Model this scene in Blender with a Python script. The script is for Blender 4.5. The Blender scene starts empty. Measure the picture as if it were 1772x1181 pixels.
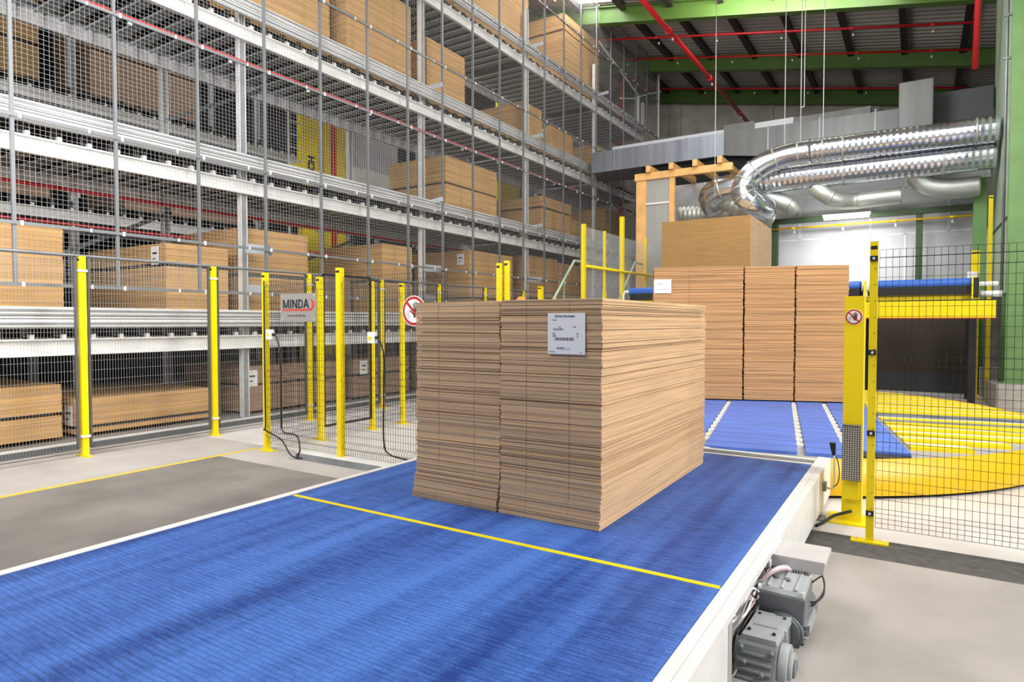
import bpy, math, random
from mathutils import Vector, Matrix
random.seed(7)
R = math.radians
sc = bpy.context.scene
col = sc.collection

# ---------------------------------------------------------------- camera, world, lights, exposure
cam = bpy.data.cameras.new('camera'); cam.lens = 22.551; cam.sensor_width = 36; cam.clip_end = 200
camo = bpy.data.objects.new('camera', cam); col.objects.link(camo)
camo.location = (0, 0, 1.6); camo.rotation_euler = (R(90 - 1.7287), 0, R(32.2988))
sc.camera = camo
sc.view_settings.view_transform = 'Standard'; sc.view_settings.look = 'None'
sc.view_settings.exposure = 0.2; sc.view_settings.gamma = 1; sc.view_settings.use_curve_mapping = False
w = bpy.data.worlds.new('world'); sc.world = w; w.use_nodes = True
w.node_tree.nodes['Background'].inputs[0].default_value = (0.80, 0.88, 1.0, 1)
w.node_tree.nodes['Background'].inputs[1].default_value = 0.23

def area(name, loc, tgt, sx, sy, power, color=(1, 1, 1)):
    l = bpy.data.lights.new(name, 'AREA'); l.shape = 'RECTANGLE'; l.size = sx; l.size_y = sy
    l.energy = power; l.color = color
    o = bpy.data.objects.new(name, l); col.objects.link(o); o.location = loc
    o.rotation_euler = (Vector(tgt) - Vector(loc)).to_track_quat('-Z', 'Y').to_euler()
    return o
area('hall_or_fill_light', (6.5, 4.5, 6.5), (-2.5, 4.6, 0.9), 3, 5, 900, (1, .96, .90))
area('hall_or_fill_light', (1.5, 9.5, 8.6), (-2, 8.5, 0.3), 4, 6, 300, (1, .97, .93))
area('hall_or_fill_light', (-3.0, -3.0, 8.0), (-4.5, 4.0, 0.0), 5, 3, 190, (1, .93, .82))
area('hall_or_fill_light', (-6.6, .8, 4.4), (-11.5, 8.0, 4.8), 2.5, 3, 230, (1, .98, .95))  # low fill lamp added to brighten the beams inside the rack
area('hall_or_fill_light', (-5.2, 3.0, 8.5), (-9.8, 8.0, 3.0), 2, 10, 460, (1, .98, .95))
area('hall_or_fill_light', (-5.8, 14.0, 9.6), (-10, 16, 4.0), 1.5, 9, 200, (1, .98, .95))
area('aisle_light', (-13.5, 13.0, 11.3), (-13.5, 13.0, 0), 1.5, 14, 330, (.82, .9, 1))
area('hall_or_fill_light', (-2.2, 12.6, 7.6), (1.6, 16.0, 4.5), 1.5, 2.5, 190, (.95, 1, .95))  # fill lamp added to brighten the green cladding
area('hall_or_fill_light', (-3.0, 18.5, 10.75), (-4.0, 28.5, 10.0), 5, .6, 260, (1, .97, .92))  # fill lamp added out of view to brighten the concrete back wall

# ---------------------------------------------------------------- materials
MATS = {}
def mat(name, rgb, rough=.5, metal=0., noise=0., nscale=8., nvec=(1, 1, 1), bump=0., emis=0., alpha=1., trans=0.):
    m = bpy.data.materials.new(name); m.use_nodes = True; nt = m.node_tree; b = nt.nodes['Principled BSDF']
    b.inputs['Base Color'].default_value = (*rgb, 1); b.inputs['Roughness'].default_value = rough
    b.inputs['Metallic'].default_value = metal
    if emis:
        b.inputs['Emission Color'].default_value = (*rgb, 1); b.inputs['Emission Strength'].default_value = emis
    if alpha < 1: b.inputs['Alpha'].default_value = alpha
    if trans: b.inputs['Transmission Weight'].default_value = trans
    if noise or bump:
        tc = nt.nodes.new('ShaderNodeTexCoord'); mp = nt.nodes.new('ShaderNodeMapping')
        mp.inputs['Scale'].default_value = nvec
        nt.links.new(tc.outputs['Object'], mp.inputs['Vector'])
        n = nt.nodes.new('ShaderNodeTexNoise'); n.inputs['Scale'].default_value = nscale; n.inputs['Detail'].default_value = 5
        nt.links.new(mp.outputs[0], n.inputs['Vector'])
        if noise:
            r = nt.nodes.new('ShaderNodeValToRGB')
            r.color_ramp.elements[0].position = .3; r.color_ramp.elements[1].position = .7
            r.color_ramp.elements[0].color = (*[c * (1 - noise) for c in rgb], 1)
            r.color_ramp.elements[1].color = (*[min(1, c * (1 + noise)) for c in rgb], 1)
            nt.links.new(n.outputs['Fac'], r.inputs[0]); nt.links.new(r.outputs[0], b.inputs['Base Color'])
        if bump:
            bp = nt.nodes.new('ShaderNodeBump'); bp.inputs['Strength'].default_value = bump; bp.inputs['Distance'].default_value = .01
            nt.links.new(n.outputs['Fac'], bp.inputs['Height']); nt.links.new(bp.outputs[0], b.inputs['Normal'])
    MATS[name] = m; return m
mat('board', (.60, .335, .15), .85, noise=.30, nscale=1.0, nvec=(1.2, 1.2, 95), bump=.25)
mat('board_pale', (.68, .455, .26), .85, noise=.22, nscale=1.0, nvec=(1.2, 1.2, 95), bump=.25)
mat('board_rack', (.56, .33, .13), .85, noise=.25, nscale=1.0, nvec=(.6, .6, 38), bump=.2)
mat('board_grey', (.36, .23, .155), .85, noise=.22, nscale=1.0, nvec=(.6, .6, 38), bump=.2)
mat('board_flat', (.37, .215, .075), .8, noise=.12, nscale=3.0, nvec=(1, 1, 14))
mat('steel', (.80, .80, .79), .45, .12, noise=.10, nscale=2.5, nvec=(1, 1, 4))
mat('steel_dull', (.31, .33, .35), .5, .5, noise=.18, nscale=3)
mat('steel_dark', (.13, .14, .15), .5, .5)
mat('steel_blue', (.36, .42, .52), .45, .4, noise=.15, nscale=3)
mat('wire', (.40, .40, .39), .5, .2)
mat('screen_grey', (.24, .25, .265), .45, .4)
mat('wire_black', (.018, .018, .018), .5)
mat('black', (.012, .012, .013), .5)
mat('rubber', (.02, .02, .022), .45)
mat('dark_grey', (.06, .065, .07), .6)
mat('yellow', (.90, .70, .0), .4, noise=.05, nscale=4)
mat('yellow_deep', (.80, .46, .0), .4, noise=.06, nscale=4)
mat('yellow_line', (.72, .55, .07), .6, noise=.15, nscale=14)
mat('red_paint', (.55, .015, .02), .4)
mat('white_paint', (.80, .80, .78), .4, noise=.06, nscale=6)
mat('paper', (.88, .88, .87), .7)
mat('ink', (.03, .03, .035), .7)
mat('grey_sign', (.30, .285, .265), .6)
mat('sign_red', (.50, .02, .02), .5)
mat('logo_red', (.75, .04, .03), .5)
mat('orange', (.85, .28, .03), .35)
mat('green', (.16, .30, .10), .5, noise=.08, nscale=3)
mat('green_beam', (.10, .20, .035), .5, noise=.10, nscale=2)
mat('green_pale', (.42, .52, .39), .5, noise=.06, nscale=2)
mat('green_dark', (.03, .06, .022), .5)
mat('timber', (.74, .42, .15), .6, noise=.2, nscale=2.5, nvec=(1, 1, 1))
mat('zinc', (.74, .77, .83), .22, 1.0, noise=.06, nscale=4, bump=.05)
mat('zinc_matt', (.55, .58, .54), .42, .7, noise=.08, nscale=3)
mat('zinc_sheet', (.30, .33, .38), .38, .7, noise=.25, nscale=1.2, nvec=(3, 3, .15))
mat('panel_white', (.50, .51, .54), .5, noise=.03, nscale=2)
mat('sheet_grey', (.13, .13, .128), .42, .6, noise=.15, nscale=1.2, nvec=(3, 3, .15))
mat('panel_joint', (.68, .69, .72), .5)
mat('concrete_wall', (.50, .47, .42), .85, noise=.22, nscale=1.6, bump=.3)
mat('concrete', (.46, .43, .38), .85, noise=.14, nscale=5, bump=.2)
mat('roof_sheet', (.50, .46, .43), .55, noise=.18, nscale=.6)
mat('purlin', (.045, .035, .03), .7)
mat('skylight', (1, 1, 1), .5, emis=9)
mat('lamp_tube', (1, .98, .94), .5, emis=22)
mat('motor_grey', (.17, .19, .20), .42, noise=.08, nscale=20, bump=.1)
mat('motor_light', (.40, .42, .43), .42, noise=.06, nscale=20)
mat('grey_plate', (.42, .41, .40), .5, noise=.05, nscale=10)
mat('pink_cable', (.50, .38, .42), .5)
mat('floor_light', (.50, .465, .44), .55, noise=.12, nscale=1.8, bump=.05)
mat('floor_white', (.66, .63, .61), .5, noise=.10, nscale=2.0)
mat('floor_dark', (.235, .215, .20), .6, noise=.22, nscale=1.5, bump=.1)
mat('floor_grey', (.38, .35, .33), .5, noise=.16, nscale=1.6, bump=.06)
mat('asphalt', (.085, .08, .075), .8, noise=.25, nscale=14)
mat('lattice', (.075, .058, .042), .8, noise=.5, nscale=60)
mat('clear_sheet', (.75, .8, .8), .15, alpha=.18)
mat('film', (.42, .42, .40), .35, alpha=.75)
mat('belt_light', (.095, .205, .68), .45, noise=.2, nscale=2, nvec=(1, 6, 1))
mat('belt_roll', (.03, .12, .50), .35)
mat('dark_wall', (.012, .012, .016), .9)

def belt_material():
    m = bpy.data.materials.new('blue_belt'); m.use_nodes = True; nt = m.node_tree; b = nt.nodes['Principled BSDF']
    N = nt.nodes.new; L = nt.links.new
    tc = N('ShaderNodeTexCoord')
    def noise(scale, vec, detail=3):
        mp = N('ShaderNodeMapping'); mp.inputs['Scale'].default_value = vec; L(tc.outputs['Object'], mp.inputs['Vector'])
        n = N('ShaderNodeTexNoise'); n.inputs['Scale'].default_value = scale; n.inputs['Detail'].default_value = detail
        L(mp.outputs[0], n.inputs['Vector']); return n.outputs['Fac']
    bands = noise(1, (5.5, .35, 1), 2); scratch = noise(1, (9, 95, 1), 4); fine = noise(1, (120, 160, 1), 1)
    br = N('ShaderNodeTexBrick'); br.inputs['Scale'].default_value = 1
    br.inputs['Brick Width'].default_value = .085; br.inputs['Row Height'].default_value = .0254; br.inputs['Mortar Size'].default_value = .0035
    br.inputs['Color1'].default_value = (1, 1, 1, 1); br.inputs['Color2'].default_value = (.85, .85, .85, 1); br.inputs['Mortar'].default_value = (.3, .3, .3, 1)
    L(tc.outputs['Object'], br.inputs['Vector'])
    def mathn(op, a, bb):
        n = N('ShaderNodeMath'); n.operation = op
        for i, v in enumerate((a, bb)):
            if isinstance(v, (int, float)): n.inputs[i].default_value = v
            else: L(v, n.inputs[i])
        return n.outputs[0]
    s = mathn('ADD', mathn('MULTIPLY', bands, .9), mathn('ADD', mathn('MULTIPLY', scratch, .55), mathn('MULTIPLY', fine, .25)))
    r = N('ShaderNodeValToRGB'); e = r.color_ramp.elements
    e[0].position = .62; e[0].color = (.002, .044, .26, 1); e[1].position = 1.12; e[1].color = (.065, .19, .62, 1)
    L(s, r.inputs[0])
    mx = N('ShaderNodeMixRGB'); mx.blend_type = 'MULTIPLY'; mx.inputs[0].default_value = .42
    L(r.outputs[0], mx.inputs[1]); L(br.outputs['Color'], mx.inputs[2]); L(mx.outputs[0], b.inputs['Base Color'])
    bp = N('ShaderNodeBump'); bp.inputs['Strength'].default_value = .5; bp.inputs['Distance'].default_value = .004
    L(br.outputs['Fac'], bp.inputs['Height']); bp.invert = True; L(bp.outputs[0], b.inputs['Normal'])
    b.inputs['Roughness'].default_value = .52
    MATS['blue_belt'] = m
belt_material()
def perforated_material():
    m = bpy.data.materials.new('perforated'); m.use_nodes = True; nt = m.node_tree; b = nt.nodes['Principled BSDF']
    tc = nt.nodes.new('ShaderNodeTexCoord'); v = nt.nodes.new('ShaderNodeTexVoronoi'); v.voronoi_dimensions = '2D'; v.inputs['Randomness'].default_value = 0
    v.inputs['Scale'].default_value = 58
    sp = nt.nodes.new('ShaderNodeSeparateXYZ'); ad = nt.nodes.new('ShaderNodeMath'); cb = nt.nodes.new('ShaderNodeCombineXYZ')
    nt.links.new(tc.outputs['Object'], sp.inputs[0]); nt.links.new(sp.outputs['X'], ad.inputs[0]); nt.links.new(sp.outputs['Y'], ad.inputs[1])
    nt.links.new(ad.outputs[0], cb.inputs['X']); nt.links.new(sp.outputs['Z'], cb.inputs['Y']); nt.links.new(cb.outputs[0], v.inputs['Vector'])
    r = nt.nodes.new('ShaderNodeValToRGB'); r.color_ramp.interpolation = 'CONSTANT'
    r.color_ramp.elements[0].color = (.05, .045, .03, 1); r.color_ramp.elements[1].position = .36; r.color_ramp.elements[1].color = (.48, .47, .42, 1)
    nt.links.new(v.outputs['Distance'], r.inputs[0]); nt.links.new(r.outputs[0], b.inputs['Base Color'])
    b.inputs['Roughness'].default_value = .4; b.inputs['Metallic'].default_value = .4
    MATS['perforated'] = m
perforated_material()

# ---------------------------------------------------------------- helpers
class MB:
    def __init__(s): s.v = []; s.f = []; s.mi = []; s.mats = []; s.cur = 0; s.sm = []
    def m(s, name):
        if name not in s.mats: s.mats.append(name)
        s.cur = s.mats.index(name); return s
    def face(s, idx, smooth=False): s.f.append(idx); s.mi.append(s.cur); s.sm.append(smooth)
    def box(s, x0, x1, y0, y1, z0, z1, M=None):
        b = len(s.v); P = [(x0, y0, z0), (x1, y0, z0), (x1, y1, z0), (x0, y1, z0), (x0, y0, z1), (x1, y0, z1), (x1, y1, z1), (x0, y1, z1)]
        s.v += [tuple(M @ Vector(p)) for p in P] if M else P
        for q in ((0, 3, 2, 1), (4, 5, 6, 7), (0, 1, 5, 4), (1, 2, 6, 5), (2, 3, 7, 6), (3, 0, 4, 7)): s.face([b + i for i in q])
        return s
    def hexa(s, P):
        b = len(s.v); s.v += [tuple(p) for p in P]
        for q in ((0, 3, 2, 1), (4, 5, 6, 7), (0, 1, 5, 4), (1, 2, 6, 5), (2, 3, 7, 6), (3, 0, 4, 7)): s.face([b + i for i in q])
        return s
    def rings(s, rings, closed=True, caps=True, smooth=False):
        b = len(s.v); n = len(rings[0])
        for r in rings: s.v += [tuple(p) for p in r]
        for k in range(len(rings) - 1):
            for i in range(n if closed else n - 1):
                j = (i + 1) % n
                s.face([b + k * n + i, b + k * n + j, b + (k + 1) * n + j, b + (k + 1) * n + i], smooth)
        if caps and closed:
            s.face([b + i for i in range(n)][::-1]); s.face([b + (len(rings) - 1) * n + i for i in range(n)])
        return s
    def tube(s, pts, r, n=8, smooth=True, caps=True):
        pts = [Vector(p) for p in pts]; rr = r if isinstance(r, (list, tuple)) else [r] * len(pts)
        t0 = (pts[1] - pts[0]).normalized(); up = Vector((0, 0, 1)) if abs(t0.z) < .9 else Vector((1, 0, 0))
        u = t0.cross(up).normalized(); rings = []
        for i, p in enumerate(pts):
            t = ((pts[i + 1] - p) if i == 0 else (p - pts[i - 1]) if i == len(pts) - 1 else ((pts[i + 1] - p).normalized() + (p - pts[i - 1]).normalized())).normalized()
            u = (u - t * u.dot(t)).normalized(); v = t.cross(u)
            rings.append([p + (u * math.cos(a) + v * math.sin(a)) * rr[i] for a in [2 * math.pi * k / n + math.pi / n for k in range(n)]])
        return s.rings(rings, True, caps, smooth)
    def cyl(s, p0, p1, r, n=16): return s.tube([p0, p1], r, n, smooth=True)
    def bar(s, p0, p1, wd, ht=None):        # rectangular bar
        ht = ht or wd; p0 = Vector(p0); p1 = Vector(p1); t = (p1 - p0).normalized()
        up = Vector((0, 0, 1)) if abs(t.z) < .95 else Vector((0, 1, 0))
        u = t.cross(up).normalized(); v = u.cross(t)
        R_ = lambda p: [p + u * wd / 2 * a + v * ht / 2 * b for a, b in ((-1, -1), (1, -1), (1, 1), (-1, 1))]
        return s.rings([R_(p0), R_(p1)])
    def wire(s, p0, p1, h):
        return s.tube([p0, p1], h, 4, smooth=False, caps=False)
    def prism_y(s, prof, y0, y1):           # prof: (x,z) list
        return s.rings([[(x, y0, z) for x, z in prof], [(x, y1, z) for x, z in prof]])
    def prism_x(s, prof, x0, x1):           # prof: (y,z) list
        return s.rings([[(x0, y, z) for y, z in prof], [(x1, y, z) for y, z in prof]])
    def prism_z(s, prof, z0, z1):
        return s.rings([[(x, y, z0) for x, y in prof], [(x, y, z1) for x, y in prof]])
    def build(s, name, parent=None, origin=None, bevel=0):
        me = bpy.data.meshes.new(name)
        off = Vector(parent_world(parent)) if parent else Vector(origin or (0, 0, 0))
        me.from_pydata([tuple(Vector(p) - off) for p in s.v], [], s.f)
        for n in s.mats: me.materials.append(MATS[n])
        me.polygons.foreach_set('material_index', s.mi); me.polygons.foreach_set('use_smooth', s.sm)
        me.validate(); me.update()
        import bmesh
        bm = bmesh.new(); bm.from_mesh(me); bmesh.ops.recalc_face_normals(bm, faces=bm.faces); bm.to_mesh(me); bm.free()
        o = bpy.data.objects.new(name, me); col.objects.link(o)
        if parent: o.parent = parent
        else: o.location = off
        if bevel:
            b = o.modifiers.new('bevel', 'BEVEL'); b.width = bevel; b.segments = 2; b.limit_method = 'ANGLE'
        return o
def parent_world(o):
    v = Vector(o.location)
    while o.parent: o = o.parent; v = v + Vector(o.location)
    return v
def mb(m): return MB().m(m)
def tag(o, label, cat, group=None, kind=None):
    if label: o['label'] = label
    if cat: o['category'] = cat
    if group: o['group'] = group
    if kind: o['kind'] = kind
    return o
def thing(name, loc, label, cat, group=None):
    o = bpy.data.objects.new(name, None); o.empty_display_size = .1; col.objects.link(o); o.location = loc
    return tag(o, label, cat, group)
def struct(o): o['kind'] = 'structure'; return o
def copy_tree(o, parent=None):
    c = o.copy(); col.objects.link(c); c.parent = parent
    for ch in list(o.children): copy_tree(ch, c)
    return c
def smooth_path(pts, sub=6):
    P = [Vector(p) for p in pts]; out = []
    for i in range(len(P) - 1):
        p0 = P[max(i - 1, 0)]; p1 = P[i]; p2 = P[i + 1]; p3 = P[min(i + 2, len(P) - 1)]
        for k in range(sub):
            t = k / sub
            out.append(.5 * ((2 * p1) + (p2 - p0) * t + (2 * p0 - 5 * p1 + 4 * p2 - p3) * t * t + (3 * p1 - p0 - 3 * p2 + p3) * t ** 3))
    out.append(P[-1]); return out
def text(name, body, size, loc, rot, m, parent, align='CENTER', sx=1., bold=0.):
    cu = bpy.data.curves.new(name, 'FONT'); cu.body = body; cu.size = size; cu.align_x = align; cu.align_y = 'CENTER'
    cu.extrude = .0004; cu.offset = bold
    t = bpy.data.objects.new(name, cu); col.objects.link(t)
    bpy.context.view_layer.update()
    me = bpy.data.meshes.new_from_object(t.evaluated_get(bpy.context.evaluated_depsgraph_get()))
    bpy.data.objects.remove(t); me.name = name; me.materials.clear(); me.materials.append(MATS[m])
    o = bpy.data.objects.new(name, me); col.objects.link(o); o.parent = parent
    o.location = Vector(loc) - parent_world(parent); o.rotation_euler = rot; o.scale = (sx, 1, 1)
    return o

# ================================================================ SETTING
roofz = lambda x: 10.45 - .188 * x
# floor: one mesh, differently finished fields
f = MB()
def patch(m, x0, x1, y0, y1): f.m(m); b = len(f.v); f.v += [(x0, y0, 0), (x1, y0, 0), (x1, y1, 0), (x0, y1, 0)]; f.face([b, b + 1, b + 2, b + 3])
patch('floor_dark', -18, -9.05, -4, 29.4)
patch('floor_light', -9.05, -7.08, -4, 5.25); patch('yellow_line', -7.08, -7.0, -4, 5.1); patch('floor_light', -7.08, -7.0, 5.1, 5.25)
patch('floor_dark', -7.0, -3.2, -4, 4.55); patch('floor_light', -7.0, -3.2, 4.55, 5.25)
patch('floor_white', -9.05, -3.2, 5.25, 29.4)
patch('floor_grey', -3.2, 6, -4, 4.92); patch('asphalt', -3.2, 6, 4.92, 5.36); patch('floor_white', -3.2, 6, 5.36, 29.4)
struct(f.build('floor'))
# ceiling: trapezoidal sheet, ribs down the slope
c = mb('roof_sheet'); ys = []; y = 9.0
while y < 29.4: ys += [(y, 0), (y + .14, 0), (y + .17, .07), (y + .25, .07)]; y += .28
rg = [[(x, yy, roofz(x) + dz) for yy, dz in ys] for x in (-18, 5.5)]
c.rings(rg, closed=False, caps=False); ce = struct(c.build('ceiling'))
# the roof lights let daylight in
s = mb('skylight'); s.hexa([(-9.9, 16.2, roofz(-9.9) - .03), (-8.45, 16.2, roofz(-8.45) - .03), (-8.45, 19.65, roofz(-8.45) - .03), (-9.9, 19.65, roofz(-9.9) - .03),
                            (-9.9, 16.2, roofz(-9.9) - .01), (-8.45, 16.2, roofz(-8.45) - .01), (-8.45, 19.65, roofz(-8.45) - .01), (-9.9, 19.65, roofz(-9.9) - .01)])
struct(s.build('window_1'))
# walls
bw = mb('concrete_wall').box(-18, 5.5, 29.4, 29.6, 0, 13.8)
for x in (-9.6, -5.6, -1.6): bw.box(x - .25, x + .25, 29.28, 29.4, 0, 10.2 - .188 * x)
struct(bw.build('wall_back'))
struct(mb('dark_wall').box(-18.2, -18, -4, 29.4, 0, 13.8).build('wall_left'))
struct(mb('dark_wall').box(3.0, 3.2, 16.4, 29.4, 0, 9.8).build('wall_right'))  # added wall, its near-black colour stands for the darkness below the cladding
wp = mb('panel_white').box(-6.6, 1.3, 18.4, 18.5, 0, 5.55)
wp.m('panel_joint')
for z in (1.25, 2.55, 3.75, 4.85): wp.box(-6.6, 1.3, 18.39, 18.401, z - .02, z + .02)
for i, (z0, z1) in enumerate(((1.25, 2.55), (2.55, 3.75), (3.75, 4.85), (4.85, 5.55))):
    for k in range(5): xx = -5.9 + (i % 2) * .75 + k * 1.62; wp.box(xx - .025, xx + .025, 18.39, 18.401, z0, z1)
struct(wp.build('wall_partition'))
# green cladding beside the big column, open below
cl = mb('green_pale').box(1.40, 1.50, 15.35, 18.35, 2.15, 9.9)
cl.m('green_dark').box(1.385, 1.40, 15.35, 18.35, 3.55, 3.6)
struct(cl.build('wall_right_cladding'))
# roof beams, purlins
for i, yb in enumerate((19.9, 24.7, 28.9)):
    g = mb('green_beam')
    def sl(x0, x1, y0, y1, d0, d1):
        g.hexa([(x0, y0, roofz(x0) - d1), (x1, y0, roofz(x1) - d1), (x1, y1, roofz(x1) - d1), (x0, y1, roofz(x0) - d1),
                (x0, y0, roofz(x0) - d0), (x1, y0, roofz(x1) - d0), (x1, y1, roofz(x1) - d0), (x0, y1, roofz(x0) - d0)])
    sl(-17.9, 5.4, yb - .02, yb + .02, .14, .66); sl(-17.9, 5.4, yb - .13, yb + .13, .12, .15); sl(-17.9, 5.4, yb - .13, yb + .13, .64, .67)
    struct(g.build('trim_%d' % (i + 1)))
for i in range(13):
    x = 2.6 - i * 1.55
    p = mb('purlin').box(x - .05, x + .05, 9.2, 29.2, roofz(x) - .26, roofz(x) - .02)
    p.box(x - .09, x + .09, 9.2, 29.2, roofz(x) - .27, roofz(x) - .25)
    struct(p.build('trim_%d' % (i + 4)))
# green frame of the partition wall
gf = mb('green_dark').box(-3.75, 1.22, 17.75, 17.9, 4.12, 4.25).box(-3.25, -3.1, 17.8, 17.95, 0, 4.1).box(-.07, .07, 17.8, 17.95, 0, 4.1)
struct(gf.build('trim_17'))
gf = mb('green').box(1.0, 1.24, 17.45, 17.7, 0, 4.75); gf.m('white_paint').box(.93, 1.3, 17.4, 17.75, 4.75, 4.8)
struct(gf.build('trim_18'))
# big green column on its concrete plinth
cm = mb('green').box(1.385, 2.3, 15.0, 15.06, .45, 10.1).box(1.8, 1.84, 15.06, 15.7, .45, 10.1).box(1.385, 2.3, 15.7, 15.76, .45, 10.1).box(1.36, 2.33, 14.97, 15.79, .45, .49)
co = thing('steel_column', (1.85, 15.4, .45), 'big green steel column standing on a concrete plinth at the right edge', 'column')
cm.build('column_shaft', co)
mb('steel_dull').tube([(1.33, 15.2, 2.2), (1.33, 15.2, 9.8)], .025, 8).build('conduit', co)
cj = mb('steel_dull').box(1.28, 1.40, 15.17, 15.23, 7.3, 7.34).box(1.28, 1.40, 15.17, 15.23, 6.5, 6.54); cj.build('clip', co)
pl = mb('concrete').prism_z([(1.25, 14.75), (2.9, 14.75), (2.9, 16.2), (1.16, 16.2), (1.16, 15.2)], 0, .45)
tag(pl.build('column_plinth', origin=(1.6, 15.4, 0), bevel=.02), 'concrete plinth under the big green column', 'plinth')
tag(mb('concrete').box(1.15, 2.4, 16.9, 17.25, 0, .62).build('concrete_curb', origin=(1.6, 17, 0)), 'low concrete block on the floor behind the big column plinth', 'concrete block')

# ================================================================ STORAGE RACKS
Y0R, BAY = 6.65, 4.55
LV = [1.16, 3.70, 6.21, 8.74]                 # undersides of the front beams
def rack(xf, xb, label, levels, posts, carriers=True, guard=True, zt=10.4):
    d = -1
    rk = thing('storage_rack', ((xf + xb) / 2, 12, 0), label, 'rack')
    ys = [Y0R + BAY * k for k in posts]
    for xx in (xf, xb):
        for yy in ys:
            p = mb('steel')
            p.box(xx - .06, xx - .045, yy - .06, yy + .06, 0, zt).box(xx - .06, xx + .06, yy - .06, yy - .048, 0, zt).box(xx - .06, xx + .06, yy + .048, yy + .06, 0, zt)
            p.m('steel_dull').box(xx - .09, xx + .09, yy - .09, yy + .09, 0, .015).box(xx + .03, xx + .045, yy - .048, yy + .048, 0, zt)
            p.build('post', rk)
    for li, z in enumerate(levels):
        for k in range(len(ys) - 1):
            y0, y1 = ys[k] + (.0), ys[k + 1]
            X = xf + .10
            b = mb('steel').box(X - .035, X - .025, y0, y1, z, z + .22).box(X - .05, X + .03, y0, y1, z, z + .02).box(X - .05, X + .03, y0, y1, z + .20, z + .22)
            b.build('beam', rk)
            X = xb
            b = mb('steel').box(X + .07, X + .08, y0, y1, z, z + .34).box(X + .07, X + .13, y0, y1, z, z + .02).box(X + .07, X + .13, y0, y1, z + .32, z + .34)
            b.m('steel_dull').tube([(X + .11, y0, z + .28), (X + .11, y1, z + .28)], .035, 8)
            b.build('rear_beam', rk)
            if guard:
                X = xf + .21; g0 = z + .36; H = .27
                pr = [(X, g0), (X + .035, g0 + .02), (X + .035, g0 + .09), (X + .005, g0 + .105), (X + .005, g0 + .165), (X + .035, g0 + .18), (X + .035, g0 + .25), (X, g0 + H), (X - .01, g0 + H), (X - .01, g0)]
                g = mb('steel').prism_y(pr, y0, y1); g.m('steel_dark').box(X + .004, X + .010, y0, y1, g0 + .112, g0 + .122).box(X + .004, X + .010, y0, y1, g0 + .148, g0 + .158).m('steel_dull').box(X + .03, X + .037, y0, y1, g0 + .035, g0 + .07).box(X + .03, X + .037, y0, y1, g0 + .20, g0 + .235).m('steel_dark').box(X - .012, X + .001, y0, y1, g0 - .012, g0)  # groove shade painted in as dark strips, rib bands in duller steel
                g.build('guard_rail', rk)
    return rk, ys
def carrier(c, xf, xb, y, z):
    # white clip on the front beam, trough shaped carrier across the rack, dark roller chain in it, bracket on the rear beam
    c.m('steel').box(xf + .06, xf + .13, y - .025, y + .025, z + .22, z + .275)
    c.m('steel_dull').box(xb + .05, xf + .05, y - .08, y + .08, z + .205, z + .215)
    c.m('steel').box(xb + .05, xf + .05, y - .083, y - .077, z + .205, z + .235).box(xb + .05, xf + .05, y + .077, y + .083, z + .205, z + .235)
    c.m('rubber').box(xb + .1, xf + .0, y - .045, y + .045, z + .22, z + .42)
    c.m('steel_dull').box(xf - .0, xf + .02, y - .07, y - .062, z + .25, z + .36).box(xf - .0, xf + .02, y + .062, y + .07, z + .25, z + .36).box(xf - .0, xf + .02, y - .07, y + .07, z + .25, z + .258)
    c.m('black').box(xb + .2, xf - .02, y - .175, y + .175, z + .395, z + .40)  # added black sheet, stands for the darkness in the gaps between carriers
    c.m('steel').box(xb + .08, xb + .16, y - .03, y + .03, z - .01, z + .42)
XF, XB = -9.5, -11.78
rk, ysr = rack(XF, XB, 'tall galvanised storage rack with four roller decks behind the yellow posted fence', LV, range(-1, 5))
rest = MB(); nc = 0
allc = []
for z in LV:
    for k in range(66): allc.append((2.15 + .357 * k, z))
allc.sort(key=lambda a: (a[0] ** 2 + 90 + (a[1] - 1.6) ** 2) if a[1] < 8 else 1e3 + a[0])
for i, (yy, z) in enumerate(allc):
    if yy > 24.8: continue
    if any(abs(yy - q) < .09 for q in ysr): continue
    if nc < 98:
        cc = MB(); carrier(cc, XF, XB, yy, z); cc.build('deck_carrier', rk); nc += 1
    else: carrier(rest, XF, XB, yy, z)
ro = rest.build('deck_carriers', rk); ro['kind'] = 'stuff'
# diagonal braces in the rear frame and knee plates
for (ya, yb, za, zb) in ((6.65, 8.9, 2.5, 3.7), (6.65, 8.95, 5.3, 6.6), (6.65, 11.2, 1.7, 3.6), (11.2, 15.75, 4.3, 6.2), (2.1, 6.65, 1.3, 3.6), (15.75, 20.3, 4.3, 6.2), (15.75, 20.3, 6.9, 8.7), (20.3, 24.85, 4.3, 6.2)):
    mb('steel_dark').bar((XB + .2, ya, za), (XB + .2, yb, zb), .03, .07).build('brace', rk)
for yy in (11.2, 15.75, 20.3):
    for z in (4.35, 6.9, 9.45):
        mb('steel_dull').bar((XF + .05, yy + .02, z - .1), (XF + .42, yy + .25, z + .02), .012, .10).build('bracket', rk)
for yy in (2.1, 6.65, 11.2, 15.75):
    for z in (2.12, 2.80):
        mb('steel_dull').bar((XF + .05, yy + .02, z + .02), (XF + .38, yy + .30, z - .02), .012, .16).build('bracket', rk)
# rack end: white railing on the top deck
e = mb('white_paint').box(XF - .02, XF + .06, 24.3, 24.38, 9.3, 10.5).bar((XF + .02, 24.34, 10.5), (-9.12, 25.9, 11.1), .05).bar((XF + .02, 20.6, 11.3), (XF + .02, 24.34, 10.55), .05).bar((XF + .02, 22.5, 9.9), (XF + .02, 24.3, 10.4), .04)
e.build('end_railing', rk)

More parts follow.
